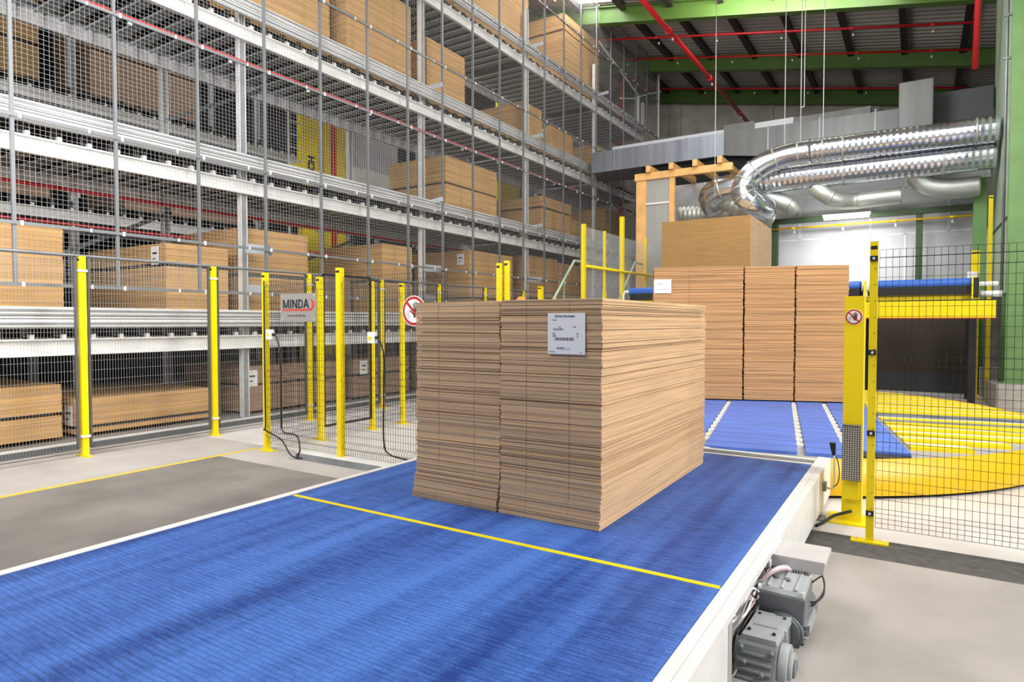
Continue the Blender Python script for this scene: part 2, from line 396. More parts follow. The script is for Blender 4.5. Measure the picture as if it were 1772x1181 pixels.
XF2, XB2 = -15.3, -17.4
rk2, ys2 = rack(XF2, XB2, 'far storage rack seen dimly across the crane aisle', [1.16, 3.74, 6.12, 8.74], range(-1, 4), guard=False, zt=10.4)
rest = MB()
for z in (3.74, 6.12):
    for k in range(44):
        yy = 3.0 + .357 * k
        rest.m('steel').box(XF2 + .06, XF2 + .13, yy - .025, yy + .025, z + .22, z + .275)
        rest.m('rubber').box(XB2 + .1, XF2 + .10, yy - .05, yy + .05, z + .24, z + .42)
        rest.m('steel_blue').box(XB2 + .05, XF2 + .05, yy - .09, yy + .09, z + .2, z + .23)
rest.m('steel_blue')
ro = rest.build('roller_bars', rk2); ro['kind'] = 'stuff'

# ---------------------------------------------------------------- mesh screen before the rack
XS = -9.1
scn = thing('safety_screen', (XS, 14, 2.05), 'tall wire mesh screen hanging in front of the storage rack', 'mesh screen')
rails = [2.05, 2.78, 4.05, 5.68, 7.32, 9.1, 10.55, 12.02]
SP = 1.165; ysc = [2.15 + SP * k for k in range(21)]
for i, yy in enumerate(ysc):
    zb = 2.05
    mb('screen_grey').box(XS - .02, XS + .02, yy - .02, yy + .02, zb, 12.02).build('screen_post', scn)
mb('white_paint').box(XS - .05, XS + .05, 25.5, 25.6, 9.1, 12.0).build('end_post', scn)
for z in rails:
    r_ = mb('screen_grey').box(XS + .012, XS + .04, ysc[0], ysc[-1], z - .02, z + .02)
    r_.m('steel')
    for yy in ysc[::1]: r_.box(XS + .04, XS + .055, yy + .05, yy + .08, z - .03, z + .03).box(XS + .04, XS + .055, yy - .35, yy - .33, z - .025, z + .025)
    r_.build('screen_rail', scn)
pm = mb('wire')
ph = .0582
for k in range(1, 20): pm.wire((XS, ysc[0] + k * ph, 2.05), (XS, ysc[0] + k * ph, 12.0), .0017)
z = 2.08
while z < 12.0: pm.wire((XS, ysc[0], z), (XS, ysc[0] + SP, z), .0017); z += ph
p0 = pm.build('mesh_panel', scn)
for k in range(1, 20):
    q = p0.copy(); col.objects.link(q); q.location = (p0.location[0], p0.location[1] + SP * k, p0.location[2])

# ---------------------------------------------------------------- sprinkler pipes
def pipe(label, pts, r, m='red_paint', joints=0, name='sprinkler_pipe', group=None):
    p = MB().m(m); p.tube(pts, r, 10)
    a, b = Vector(pts[0]), Vector(pts[-1])
    for k in range(joints):
        t = (k + .5) / joints; c_ = a.lerp(b, t); d_ = (b - a).normalized()
        p.m(m).tube([c_ - d_ * .06, c_ + d_ * .06], r * 1.35, 10)
        p.m('steel').box(c_.x - .02, c_.x + .02, c_.y + .3, c_.y + .34, c_.z - r - .07, c_.z - r)
    return tag(p.build(name, origin=tuple((a + b) / 2)), label, 'pipe', group)
pipe('red sprinkler pipe under the lower middle deck of the rack', [(-11.0, 2.2, 3.62), (-11.0, 24, 3.62)], .03, joints=14)
pipe('red sprinkler pipe near the back of the lowest rack deck', [(-11.2, 2.2, 3.12), (-11.2, 24, 3.12)], .022, joints=14)
pipe('dark red sprinkler pipe along the third deck of the rack', [(-9.42, 2.2, 5.86), (-9.42, 24, 5.86)], .025, joints=14)
pipe('thick bright red sprinkler pipe along the topmost deck of the rack', [(-11.0, 8, 9.2), (-11.0, 26.2, 9.2)], .055, joints=8)
pipe('red riser pipe standing at the far end of the rack', [(-11.0, 26.2, 0.0), (-11.0, 26.2, 11.9), (-10.95, 26.5, 12.15), (-10.4, 26.8, 12.1)], .09, joints=0)
pipe('thick red pipe running away under the roof', [(-6.15, 12.0, 9.9), (-5.85, 27.5, 9.55)], .075, joints=4)
for i, (yy, nm) in enumerate(((17.2, 'nearest'), (21.0, 'second'), (23.0, 'third'), (26.6, 'farthest'))):
    pipe('thin red cross pipe under the roof, %s of the four from the camera' % nm, [(-10.5, yy, roofz(-10.5) - .75), (1.2, yy, roofz(1.2) - .75)], .035, joints=6)
pipe('red pipe dropping from the roof left of the big green column', [(.95, 17.0, 7.0), (.95, 15.8, 10.1)], .06, joints=1)

# ================================================================ CARDBOARD
def pile(m, x0, x1, y0, y1, z0, z1, t=.04, jit=.005, gaps=()):
    """bundles of flat board lying on each other"""
    b = MB().m(m); z = z0
    while z < z1 - .004:
        h = min(t * random.uniform(.7, 1.3), z1 - z)
        if z1 - (z + h) < .012: h = z1 - z
        j = [random.uniform(-jit, jit) for _ in range(4)]
        if any(z - .005 < g < z + h for g in gaps):
            b.m('dark_grey').box(x0 + .08, x1 - .08, y0 + .08, y1 - .08, z, z + h); b.m(m)
        else: b.box(x0 + j[0], x1 + j[1], y0 + j[2], y1 + j[3], z, z + h * .985)
        z += h
    return b
def paper(parent, p, axis, w=.22, h=.28):
    x, y, z = p; b = MB().m('paper')
    if axis == 'y': b.box(x - w / 2, x + w / 2, y - .004, y, z - h / 2, z + h / 2); b.m('ink').box(x - w * .3, x + w * .3, y - .005, y - .004, z + .02, z + .05).box(x - w * .3, x + w * .1, y - .005, y - .004, z - .06, z - .04)
    else: b.box(x, x + .004, y - w / 2, y + w / 2, z - h / 2, z + h / 2); b.m('ink').box(x + .004, x + .005, y - w * .3, y + w * .3, z + .02, z + .05).box(x + .004, x + .005, y - w * .3, y + w * .1, z - .06, z - .04)
    o = b.build('paper_label', parent); return o
def load(label, y0, y1, z0, z1, gaps=(), m='board_rack', x0=-11.5, x1=-9.68, lab=None, group='cardboard loads stored in the rack'):
    b = pile(m, x0, x1, y0, y1, z0, z1, gaps=gaps, t=.055)
    o = b.build('cardboard_stack', origin=((x0 + x1) / 2, (y0 + y1) / 2, z0)); tag(o, label, 'cardboard stack', group)
    if lab: paper(o, lab[0], lab[1])
    return o
zl = [z + .42 for z in LV]
G = 'cardboard loads stored in the rack'
load('brown cardboard stack at the left edge on the lowest rack deck', 1.6, 4.07, zl[0], 2.86, gaps=(2.5,))
load('cardboard stack with a white slip on its shaded end, between the first two fence posts', 5.46, 6.50, zl[0], 2.80, gaps=(2.45,), x0=-12.1, lab=((-9.95, 5.445, 2.62), 'y'))
load('cardboard stack right behind the nearest full rack post', 6.78, 8.15, zl[0], 3.20, gaps=(2.4,))
load('cardboard stack on the lowest deck above the fence gate', 10.13, 11.08, zl[0], 3.27, gaps=(2.45,))
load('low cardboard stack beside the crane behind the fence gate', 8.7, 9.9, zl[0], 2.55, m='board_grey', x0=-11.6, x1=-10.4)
load('pale cardboard stack with a white slip high on its end, on the lowest rack deck', 13.28, 15.34, zl[0], 3.43, lab=((-9.95, 13.262, 3.2), 'y'), gaps=(2.2,))
load('cardboard stack beyond the third rack post on the lowest deck', 16.15, 18.0, zl[0], 3.56, gaps=(2.3,))
load('cardboard stack with lower top next after the one beyond the third rack post', 18.1, 19.95, zl[0], 3.47, gaps=(2.2,))
load('farthest cardboard stack on the lowest rack deck, behind the yellow platform posts', 20.6, 22.5, zl[0], 3.35)
load('big pale cardboard stack on the second deck in the middle of the rack', 12.32, 14.53, zl[1], 5.62, gaps=(4.95,), m='board_rack')
load('cardboard stack with a dark seam on the second deck, by the third rack post', 17.0, 18.95, zl[1], 5.42, gaps=(5.1,))
load('small pale cardboard stack on the second deck next to the one with a dark seam', 19.02, 20.1, zl[1], 4.97)
load('farthest cardboard stack on the second rack deck near the timber frame', 21.6, 23.5, zl[1], 5.72)
load('cardboard stack on the third rack deck cut by the upper edge left of centre', 4.6, 8.72, zl[2], 8.35, gaps=(6.98,))
load('tallest cardboard stack on the third deck, left of the second rack post', 9.16, 11.08, zl[2], 8.62, gaps=(7.02,))
load('cardboard stack on the third deck just right of the second rack post', 11.63, 13.1, zl[2], 8.18)
load('cardboard stack with a shaded yellowish end on the third deck, by the third rack post', 15.95, 17.0, zl[2], 7.95)
load('cardboard stack on the third deck between the third and fourth rack posts', 17.55, 19.08, zl[2], 7.67, lab=((-9.95, 17.53, 7.45), 'y'))
load('farthest cardboard stack on the third rack deck', 20.83, 22.62, zl[2], 7.84)
load('cardboard stack on the topmost deck cut by the upper edge', 12.7, 16.2, zl[3], 11.25, gaps=(9.6,))
load('farther cardboard stack with a dark seam on the topmost deck', 18.41, 21.08, zl[3], 11.45, gaps=(10.9,))
load('cardboard stack on the floor at the left edge behind the fence', 1.2, 4.03, .05, .76, gaps=(.35,), m='board_rack', x1=-9.72)
load('long low cardboard stack on the floor between the first two fence posts', 4.2, 6.15, .05, .53, gaps=(.14,), m='board_rack', x1=-9.72, lab=((-9.9, 4.19, .3), 'y'))
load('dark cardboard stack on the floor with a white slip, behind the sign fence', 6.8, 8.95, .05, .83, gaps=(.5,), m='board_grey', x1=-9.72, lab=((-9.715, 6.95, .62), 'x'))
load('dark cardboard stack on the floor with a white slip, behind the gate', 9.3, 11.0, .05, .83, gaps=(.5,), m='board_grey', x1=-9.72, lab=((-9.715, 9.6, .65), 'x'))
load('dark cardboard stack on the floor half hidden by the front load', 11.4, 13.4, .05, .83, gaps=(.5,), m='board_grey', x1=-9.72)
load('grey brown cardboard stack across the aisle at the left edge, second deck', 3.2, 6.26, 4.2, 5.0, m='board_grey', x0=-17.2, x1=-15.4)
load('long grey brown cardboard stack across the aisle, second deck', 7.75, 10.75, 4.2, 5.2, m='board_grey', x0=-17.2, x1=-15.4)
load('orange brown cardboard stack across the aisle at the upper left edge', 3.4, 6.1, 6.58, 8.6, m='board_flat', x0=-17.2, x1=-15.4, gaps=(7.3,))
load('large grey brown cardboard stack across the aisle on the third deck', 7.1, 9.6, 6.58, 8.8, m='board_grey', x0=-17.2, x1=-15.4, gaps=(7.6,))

# ---------------------------------------------------------------- foreground load
def sheet_pile(m, x0, x1, y0, y1, z0, z1, n, splits, M=None, flare=0., jit=.0035, seed=1, depth_split=None):
    rnd = random.Random(seed); b = MB().m(m)
    def cum():
        t = [rnd.uniform(.72, 1.3) * (1.35 if rnd.random() < .12 else 1) for _ in range(n)]; s = sum(t); a = [z0]
        for q in t: a.append(a[-1] + q / s * (z1 - z0))
        return a
    base = cum(); Z = [[.75 * base[i] + .25 * q[i] for i in range(n + 1)] for q in (cum(), cum(), cum(), cum())]
    core = [(x0 + .03, y0 + .03, z0), (x1 - .03, y0 + .03, z0), (x1 - .03, y1 - .03, z0), (x0 + .03, y1 - .03, z0)]
    core += [(p[0], p[1], z1 - .02) for p in core]
    b.hexa([tuple(M @ Vector(p)) for p in core] if M else core)
    W = x1 - x0; fr = [0] + list(splits) + [1]; drift = 0
    for i in range(n):
        g = (base[i] - z0) / (z1 - z0)
        fl = flare * max(0, 1 - g / .28) ** 2
        gp = .0045 if rnd.random() < .2 else .0009
        drift = drift * .8 + rnd.uniform(-1, 1) * .0018
        jx0, jx1, jy0, jy1 = [rnd.uniform(-jit, jit) + drift for _ in range(4)]
        for k in range(len(fr) - 1):
            a = x0 + W * fr[k] + (.0016 if k else jx0) - fl; c_ = x0 + W * fr[k + 1] - (.0016 if k < len(fr) - 2 else -jx1) - fl * .8
            ta, tb = fr[k], fr[k + 1]
            lo = [Z[0][i] * (1 - ta) + Z[1][i] * ta, Z[0][i] * (1 - tb) + Z[1][i] * tb, Z[3][i] * (1 - tb) + Z[2][i] * tb, Z[3][i] * (1 - ta) + Z[2][i] * ta]
            hi = [Z[0][i + 1] * (1 - ta) + Z[1][i + 1] * ta, Z[0][i + 1] * (1 - tb) + Z[1][i + 1] * tb, Z[3][i + 1] * (1 - tb) + Z[2][i + 1] * tb, Z[3][i + 1] * (1 - ta) + Z[2][i + 1] * ta]
            gap = gp
            P = [(a, y0 + jy0 - fl * .4, lo[0]), (c_, y0 + jy0 - fl * .4, lo[1]), (c_, y1 + jy1, lo[2]), (a, y1 + jy1, lo[3]),
                 (a, y0 + jy0 - fl * .4, hi[0] - gap), (c_, y0 + jy0 - fl * .4, hi[1] - gap), (c_, y1 + jy1, hi[2] - gap), (a, y1 + jy1, hi[3] - gap)]
            if M: P = [tuple(M @ Vector(p)) for p in P]
            b.hexa(P)
    return b
ZC = .372
ld = thing('cardboard_load', (-2.25, 4.5, ZC), 'tall load of flat corrugated cardboard on the blue belt in the foreground', 'cardboard stack')
sheet_pile('board_pale', -2.955, -2.256, 3.425, 5.56, ZC, 1.733, 150, (.285, .71), flare=.035, seed=3).build('sheet_pile', ld)
sheet_pile('board_pale', -2.248, -1.545, 3.42, 5.56, ZC, 1.737, 150, (.275, .70), flare=.012, seed=5).build('sheet_pile', ld)
pb = mb('paper').box(-1.895, -1.648, 3.404, 3.410, 1.405, 1.652); pb.m('ink')
pb.box(-1.855, -1.705, 3.4035, 3.404, 1.6255, 1.6265)
xx = -1.848
rb = random.Random(4)
while xx < -1.72:
    wd = rb.choice((.0012, .0012, .0025, .004)); pb.box(xx, xx + wd, 3.4035, 3.404, 1.487, 1.505); xx += wd + rb.choice((.0012, .002, .003))
lab = pb.build('load_label', ld); lab['label'] = 'white paper label with printed numbers and a barcode'
TR = (R(90), 0, 0)
for body, sz, x, z, al in (('Zertusan Kartonagen', .0155, -1.78, 1.634, 'CENTER'), ('Kommission', .0065, -1.865, 1.610, 'LEFT'), ('Maße', .0065, -1.82, 1.569, 'LEFT'), ('Qualität', .0065, -1.725, 1.569, 'LEFT'),
                           ('613x1091', .0175, -1.857, 1.554, 'LEFT'), ('Menge', .0065, -1.862, 1.531, 'LEFT'), ('Anzahl', .0065, -1.705, 1.529, 'LEFT'), ('375', .019, -1.865, 1.514, 'LEFT'),
                           ('2', .019, -1.70, 1.512, 'LEFT'), ('237567_1_1', .018, -1.79, 1.440, 'CENTER'), ('21.02.2011 12:46', .0055, -1.885, 1.419, 'LEFT'), ('Seite 1', .0055, -1.68, 1.416, 'LEFT')):
    text('lettering', body, sz, (x, 3.4033, z), TR, 'ink', lab, al, bold=.0002)

# ================================================================ BLUE BELT CONVEYOR
cv = thing('belt_conveyor', (-2.27, 3, 0), 'wide low conveyor with a blue modular belt and white side frames', 'conveyor')
b = mb('blue_belt').box(-3.735, -.748, -2.0, 6.0, .345, .37)
b.build('belt', cv)
st = mb('yellow')
x = -3.72
while x < -.76: st.box(x, x + .019, 2.985, 3.008, .3695, .3712).box(x + .0095, x + .0285, 2.972, 2.987, .3695, .3712); x += .019 * 1.0
o = st.build('belt_stripe', cv); o['label'] = 'yellow cross stripe in the blue belt'
fr = mb('white_paint').box(-3.80, -3.742, -2.0, 6.05, .28, .375)
fr.box(-3.80, -3.77, -2.0, 6.05, .1, .28)
fr.build('side_frame', cv, bevel=.004)
fr = mb('white_paint').box(-.742, -.640, -2.0, 2.70, .345, .378).box(-.742, -.640, 2.70, 6.36, .345, .378)
fr.box(-.655, -.640, -2.0, 2.68, .05, .345).box(-.655, -.640, 3.95, 5.60, .06, .345).box(-.655, -.640, 5.62, 6.36, .05, .345).box(-.742, -.735, -2.0, 6.3, .2, .345)
fr.m('grey_plate').box(-.690, -.688, -2.0, 6.3, .3781, .3785)
fr.build('side_frame', cv, bevel=.004)
e = mb('white_paint').box(-3.80, -.742, 6.02, 6.06, .28, .372).box(-3.80, -.742, 6.20, 6.26, .28, .376).box(-3.7, -1.7, 6.26, 6.31, .3, .374)
e.m('steel_dull')
for k in range(4): e.box(-3.74, -.76, 6.065 + k * .033, 6.085 + k * .033, .34, .371)
e.build('end_comb', cv)
bl = mb('dark_grey').box(-3.72, -.76, -2, 6.2, .08, .34); bl.build('underframe', cv)
for yy in (-.5, 2.2, 4.1, 5.7):
    for xx in (-.66, -3.78):
        l = mb('steel_dull').box(xx - .03, xx, yy - .04, yy + .04, 0, .3).box(xx - .07, xx + .05, yy - .07, yy + .07, 0, .012); l.build('leg', cv)
# opening in the right frame with cables and gusset behind it
g = mb('grey_plate').box(-.735, -.725, 2.7, 3.95, .03, .345); g.build('back_plate', cv)
g = mb('grey_plate').box(-.66, -.638, 2.68, 2.74, .02, .35); g.build('gusset', cv)
# grey sheet shelf
mat('shelf_grey', (.58, .57, .56), .5, noise=.04)
sh = mb('shelf_grey').box(-.665, -.39, 3.66, 3.93, .335, .345).box(-.665, -.39, 3.655, 3.668, .275, .345).box(-.395, -.385, 3.655, 3.93, .315, .345)
sh.m('steel').cyl((-.665, 3.63, .30), (-.645, 3.63, .30), .025, 12)
sh.build('cover_plate', cv, bevel=.006)
# cables in the opening
rc = random.Random(11)
for k in range(9):
    y0 = rc.uniform(2.8, 3.2); y1 = rc.uniform(3.45, 3.9); z0 = rc.uniform(.05, .3); z1 = rc.uniform(.18, .31)
    pts = smooth_path([(-.70, y0, z0), (-.665 - rc.uniform(0, .02), y0 + .12, z0 + rc.uniform(-.05, .06)), (-.66, (y0 + y1) / 2, (z0 + z1) / 2 + rc.uniform(-.08, .08)), (-.66, y1 - .1, z1), (-.69, y1, z1)], 4)
    mb(['pink_cable', 'paper', 'black', 'steel_dull', 'pink_cable'][k % 5]).tube(pts, .006, 6).build('cable', cv)
for k in range(3):
    pts = smooth_path([(-.66, 3.42 + k * .03, .27), (-.60, 3.50 + k * .03, .31), (-.555, 3.62 + k * .02, .285), (-.54, 3.72, .20), (-.53, 3.8, .02)], 5)
    mb(['pink_cable', 'paper', 'pink_cable'][k]).tube(pts, .008, 6).build('cable', cv)

# ---------------------------------------------------------------- gear motor
gm = thing('gear_motor', (-.56, 3.1, 0), 'grey gear motor with finned housing beside the conveyor', 'motor')
gb = MB().m('motor_light')                     # gearbox: cover plate, ribbed case, output flanges
gb.hexa([(-.680, 3.07, .115), (-.515, 3.07, .115), (-.495, 3.36, .125), (-.665, 3.36, .125), (-.672, 3.075, .142), (-.522, 3.075, .142), (-.500, 3.355, .150), (-.660, 3.355, .150)])
for (x, y) in ((-.650, 3.13), (-.540, 3.13), (-.640, 3.32), (-.525, 3.32)): gb.m('black').cyl((x, y, .145), (x, y, .1535), .008, 10)
gb.m('motor_grey').box(-.645, -.535, 3.19, 3.192, .148, .151)
gb.build('gearbox_cover', gm, bevel=.006)
g2 = MB().m('motor_grey')
g2.hexa([(-.680, 2.94, .0), (-.510, 2.94, .0), (-.500, 3.33, .0), (-.665, 3.33, .0), (-.680, 3.03, .12), (-.512, 3.03, .12), (-.500, 3.33, .12), (-.665, 3.33, .12)])
for k in range(4): g2.cyl((-.668, 3.008 - k * .022, .086 - k * .028), (-.525, 3.008 - k * .022, .086 - k * .028), .012, 10)
for (x, z) in ((-.662, .108), (-.530, .108), (-.640, .06), (-.56, .03)): g2.cyl((x, 2.915 + z * .75, z), (x, 2.95 + z * .75, z), .011, 12)
g2.m('motor_light').cyl((-.508, 3.12, .0), (-.468, 3.12, .0), .115, 28).cyl((-.468, 3.12, .0), (-.450, 3.12, .0), .085, 24).m('motor_grey').cyl((-.450, 3.12, .0), (-.440, 3.12, .0), .055, 20)
g2.m('motor_light').cyl((-.71, 3.17, .0), (-.676, 3.17, .0), .105, 24)
g2.cyl((-.505, 3.22, .14), (-.505, 3.22, .06), .012, 10)
g2.build('gearbox', gm, bevel=.004)
fm = MB().m('motor_grey')                      # finned motor barrel along y
fm.cyl((-.545, 3.34, .07), (-.545, 3.72, .07), .085, 20)
for k in range(22):
    a = 2 * math.pi * k / 22; dx, dz = math.cos(a), math.sin(a)
    p = Vector((-.545 + dx * .095, 3.40, .07 + dz * .095)); q = Vector((-.545 + dx * .095, 3.66, .07 + dz * .095))
    u = Vector((dx, 0, dz)) * .022; v = Vector((-dz, 0, dx)) * .0025
    fm.m('motor_light' if k % 2 else 'motor_grey').rings([[p - u - v, p + u - v, p + u + v, p - u + v], [q - u - v, q + u - v, q + u + v, q - u + v]])
fm.m('motor_grey').cyl((-.545, 3.36, .06), (-.545, 3.40, .06), .098, 24).cyl((-.545, 3.66, .07), (-.545, 3.76, .07), .115, 24)
fm.m('motor_light').box(-.47, -.425, 3.42, 3.64, .05, .10)
fm.build('motor_barrel', gm)
tb = MB().m('motor_grey')                      # terminal box with ridged lid
tb.hexa([(-.668, 3.385, .125), (-.448, 3.385, .105), (-.45, 3.65, .12), (-.66, 3.65, .13), (-.672, 3.375, .245), (-.440, 3.375, .238), (-.442, 3.66, .25), (-.66, 3.66, .255)])
tb.build('terminal_box', gm, bevel=.008)
tl = MB().m('motor_light')
tl.hexa([(-.668, 3.38, .246), (-.444, 3.38, .239), (-.446, 3.65, .251), (-.655, 3.65, .256), (-.655, 3.40, .268), (-.455, 3.40, .262), (-.455, 3.63, .270), (-.645, 3.63, .274)])
for k in range(3): xx = -.62 + k * .065; tl.cyl((xx, 3.40, .262), (xx, 3.62, .268), .012, 10)
tl.m('motor_grey').cyl((-.60, 3.52, .27), (-.60, 3.52, .284), .016, 14).cyl((-.545, 3.51, .27), (-.545, 3.51, .282), .016, 14)
for k in range(14): tl.box(-.64 + k * .0135, -.634 + k * .0135, 3.63, 3.70, .215, .275)
tl.m('steel')
for (x, y) in ((-.655, 3.39), (-.455, 3.39), (-.645, 3.64), (-.455, 3.64)): tl.cyl((x, y, .245), (x, y, .270), .008, 8)
tl.build('terminal_lid', gm, bevel=.003)
for k, pts in enumerate(([(-.445, 3.62, .24), (-.40, 3.66, .27), (-.385, 3.62, .22), (-.41, 3.55, .18), (-.44, 3.54, .17)], [(-.50, 3.66, .26), (-.44, 3.72, .28), (-.40, 3.70, .25), (-.385, 3.60, .20), (-.42, 3.52, .17)])):
    mb('black').tube(smooth_path(pts, 5), .004, 6).build('motor_cable', gm)

# ---------------------------------------------------------------- sensor on the frame corner
sn = thing('photo_sensor', (-.56, 5.88, .22), 'small black sensor on a bent steel rod at the conveyor corner', 'sensor')
mb('steel').tube(smooth_path([(-.64, 5.83, .24), (-.60, 5.84, .225), (-.57, 5.86, .225), (-.563, 5.87, .26), (-.563, 5.87, .5)], 4), .009, 8).build('rod', sn)
mb('steel_dull').box(-.645, -.615, 5.79, 5.87, .205, .275).build('clamp', sn)
mb('black').hexa([(-.58, 5.855, .50), (-.555, 5.855, .50), (-.555, 5.885, .50), (-.58, 5.885, .50), (-.60, 5.85, .60), (-.555, 5.85, .60), (-.555, 5.89, .60), (-.60, 5.89, .60)]).build('sensor_head', sn)
mb('black').tube(smooth_path([(-.565, 5.87, .50), (-.54, 5.87, .46), (-.525, 5.87, .36), (-.535, 5.87, .27), (-.57, 5.86, .23)], 5), .004, 6).build('sensor_cable', sn)

# ================================================================ TURNTABLE
C0 = Vector((-2.36, 9.75, 0)); RT = 3.78; A = R(9.6)
TM = Matrix.Translation(C0) @ Matrix.Rotation(A, 4, 'Z')
tt = thing('turntable', tuple(C0), 'large round yellow turntable with lanes of blue belts', 'turntable')
rim = mb('yellow_deep'); n = 96
def ring(r, z): return [(C0.x + r * math.cos(2 * math.pi * k / n), C0.y + r * math.sin(2 * math.pi * k / n), z) for k in range(n)]
rim.rings([ring(RT, .03), ring(RT, .358), ring(RT - .03, .362), ring(RT - .06, .34)], True, False, True)
rim.build('rim', tt)
bs = mb('black'); bs.rings([ring(RT - .12, 0), ring(RT - .12, .05)], True, True); bs.build('base_ring', tt)
dk = mb('grey_plate'); dk.rings([ring(RT - .03, .29), ring(RT - .03, .335)], True, True); dk.build('deck', tt)
def strip(o, xa, xb, ya, yb, z0, z1): o.box(xa, xb, ya, yb, z0, z1, TM)
for (xa, xb) in ((-1.86, -.96), (-.88, -.06), (.02, .86), (.94, 1.28), (1.36, 1.84)):
    b = mb('belt_light'); y = -3.4
    while y < 3.3:
        lim = math.sqrt(max(0, (RT - .08) ** 2 - max(abs(xa), abs(xb)) ** 2))
        if abs(y) < lim and abs(y + .3) < lim: strip(b, xa, xb, y, y + .288, .335, .368)
        y += .30
    b.m('rubber'); strip(b, xa + .01, xb - .01, -3.3, 3.2, .33, .350)
    b.build('belt_lane', tt)
for gx in (-1.91, -.92, -.02, .90, 1.32):
    b = mb('steel'); strip(b, gx - .032, gx + .032, -3.0, 3.0, .325, .336); y = -3.0
    while y < 3.0:
        strip(b, gx - .03, gx + .03, y, y + .09, .335, .362); b.m('yellow'); strip(b, gx - .025, gx + .025, y + .12, y + .15, .335, .358); b.m('steel'); y += .30
    b.build('chain_gap', tt)
# yellow walkway slats either side of the belts
for side in (1, -1):
    b = mb('yellow'); y = -3.5
    while y < 3.5:
        xm = math.sqrt(max(0, (RT - .07) ** 2 - (abs(y) + .1) ** 2))
        if xm > 1.95:
            a, c_ = (1.90, xm) if side > 0 else (-xm, -1.97)
            b.m('yellow'); strip(b, a, c_, y, y + .17, .335, .366); b.m('white_paint'); strip(b, a, c_, y + .17, y + .31, .335, .356); b.m('grey_plate'); strip(b, a, c_, y + .31, y + .40, .335, .345)
        y += .40
    b.m('steel_dull')
    if side > 0: strip(b, 1.9, 3.66, -.32, -.22, .335, .385); strip(b, 1.9, 3.5, -.9, -.84, .335, .38)
    b.build('slat_deck', tt)

# second load on the turntable (turned with it)
pA = Vector((-3.56, 9.86, 0)); pB = Vector((-.87, 10.87, 0)); ang = math.atan2(pB.y - pA.y, pB.x - pA.x); Wd = (pB - pA).length
SM = Matrix.Translation(pA) @ Matrix.Rotation(ang, 4, 'Z')
l2 = thing('cardboard_load', (-2.5, 10.9, .388), 'wide orange brown cardboard load standing on the turntable', 'cardboard stack')
for i, (a, c_) in enumerate(((0, .475), (.48, .735), (.74, 1))):
    sheet_pile('board', Wd * a, Wd * c_ - .012, 0, 1.5, .388, 2.455 + .01 * (i == 0), 118, (.4,) if i == 0 else (), M=SM, jit=.006, seed=20 + i).build('sheet_pile', l2)
pb = MB().m('paper').box(.0, .27, -.02, -.014, 2.05, 2.27, SM); pb.m('ink').box(.06, .2, -.0205, -.02, 2.11, 2.115, SM).box(.06, .16, -.0205, -.02, 2.2, 2.205, SM)
pb.build('load_label', l2)['label'] = 'white paper label'

# ================================================================ TRANSFER CONVEYOR behind the turntable
tc = thing('transfer_conveyor', (-2.4, 15, 0), 'raised yellow transfer conveyor with a blue roller edge behind the turntable', 'conveyor')
r1 = mb('belt_roll')
def halfround(x0, x1, y0, zc, r, m1):
    o_ = MB().m(m1); prof = [(y0 + .6, zc + r)] + [(y0 + r - r * math.sin(a), zc + r * math.cos(a)) for a in [math.pi * k / 12 for k in range(13)]] + [(y0 + .6, zc - r)]
    o_.prism_x(prof, x0, x1); return o_
halfround(-5.55, -.93, 13.7, 2.27, .095, 'belt_roll').build('belt', tc)
halfround(-.74, .80, 13.7, 2.27, .095, 'belt_roll').build('belt', tc)
mb('black').box(-5.5, -.93, 13.71, 13.9, 2.08, 2.24).box(-.74, .80, 13.71, 13.9, 2.08, 2.24).build('belt_underside', tc)
bb = mb('steel').cyl((-.9, 13.75, 2.26), (-.77, 13.75, 2.26), .10, 16).cyl((-.87, 13.7, 2.1), (-.80, 13.7, 2.1), .06, 12); bb.m('yellow').box(-.86, -.82, 13.62, 13.9, 2.02, 2.36); bb.build('bearing_block', tc)
bb = mb('black').box(.80, .88, 13.6, 13.9, 2.02, 2.36); bb.m('yellow').box(.78, .80, 13.6, 13.9, 2.0, 2.38); bb.m('white_paint').box(.88, 1.15, 13.65, 13.75, 2.22, 2.29).cyl((.9, 13.7, 2.08), (1.2, 13.7, 2.08), .055, 14); bb.build('drive_end', tc)
fr = mb('yellow').box(-5.3, .78, 13.78, 13.95, 1.98, 2.09); fr.build('upper_rail', tc)
fr = mb('yellow').box(-1.4, 1.12, 13.60, 13.8, 1.66, 1.965).box(-5.4, -1.4, 13.62, 13.8, 1.8, 1.98); fr.m('black').box(-1.4, 1.12, 13.62, 13.85, 1.965, 1.985); fr.m('sign_red').box(-1.4, 1.12, 13.598, 13.61, 1.655, 1.67); fr.build('lift_beam', tc)
mb('dark_grey').box(-5.3, .78, 13.96, 16.35, 2.0, 2.36).build('bed', tc)
for x in (-5.2, -3.2, -.85, .9):
    for y in (15.3, 16.2): mb('black').box(x - .06, x + .06, y - .06, y + .06, 0, 2.0).build('leg', tc)
# board bundles standing on it
x0, x1 = -4.83, -2.94
st3 = thing('cardboard_load', (-3.9, 15, 2.365), 'cardboard load of upright slabs up on the transfer conveyor', 'cardboard stack')
for i, (a, c_) in enumerate(((13.85, 14.42), (14.43, 14.93), (14.98, 15.5), (15.51, 16.05))):
    b = MB().m('board_flat' if i == 0 else 'board_pale').box(x0, x1 - .003, a, a + .012, 2.365, 3.80); b.m('board_pale').box(x0, x1, a + .012, c_, 2.365, 3.80 - (.0 if i < 1 else .01 * i))
    b.build('board_slab', st3)

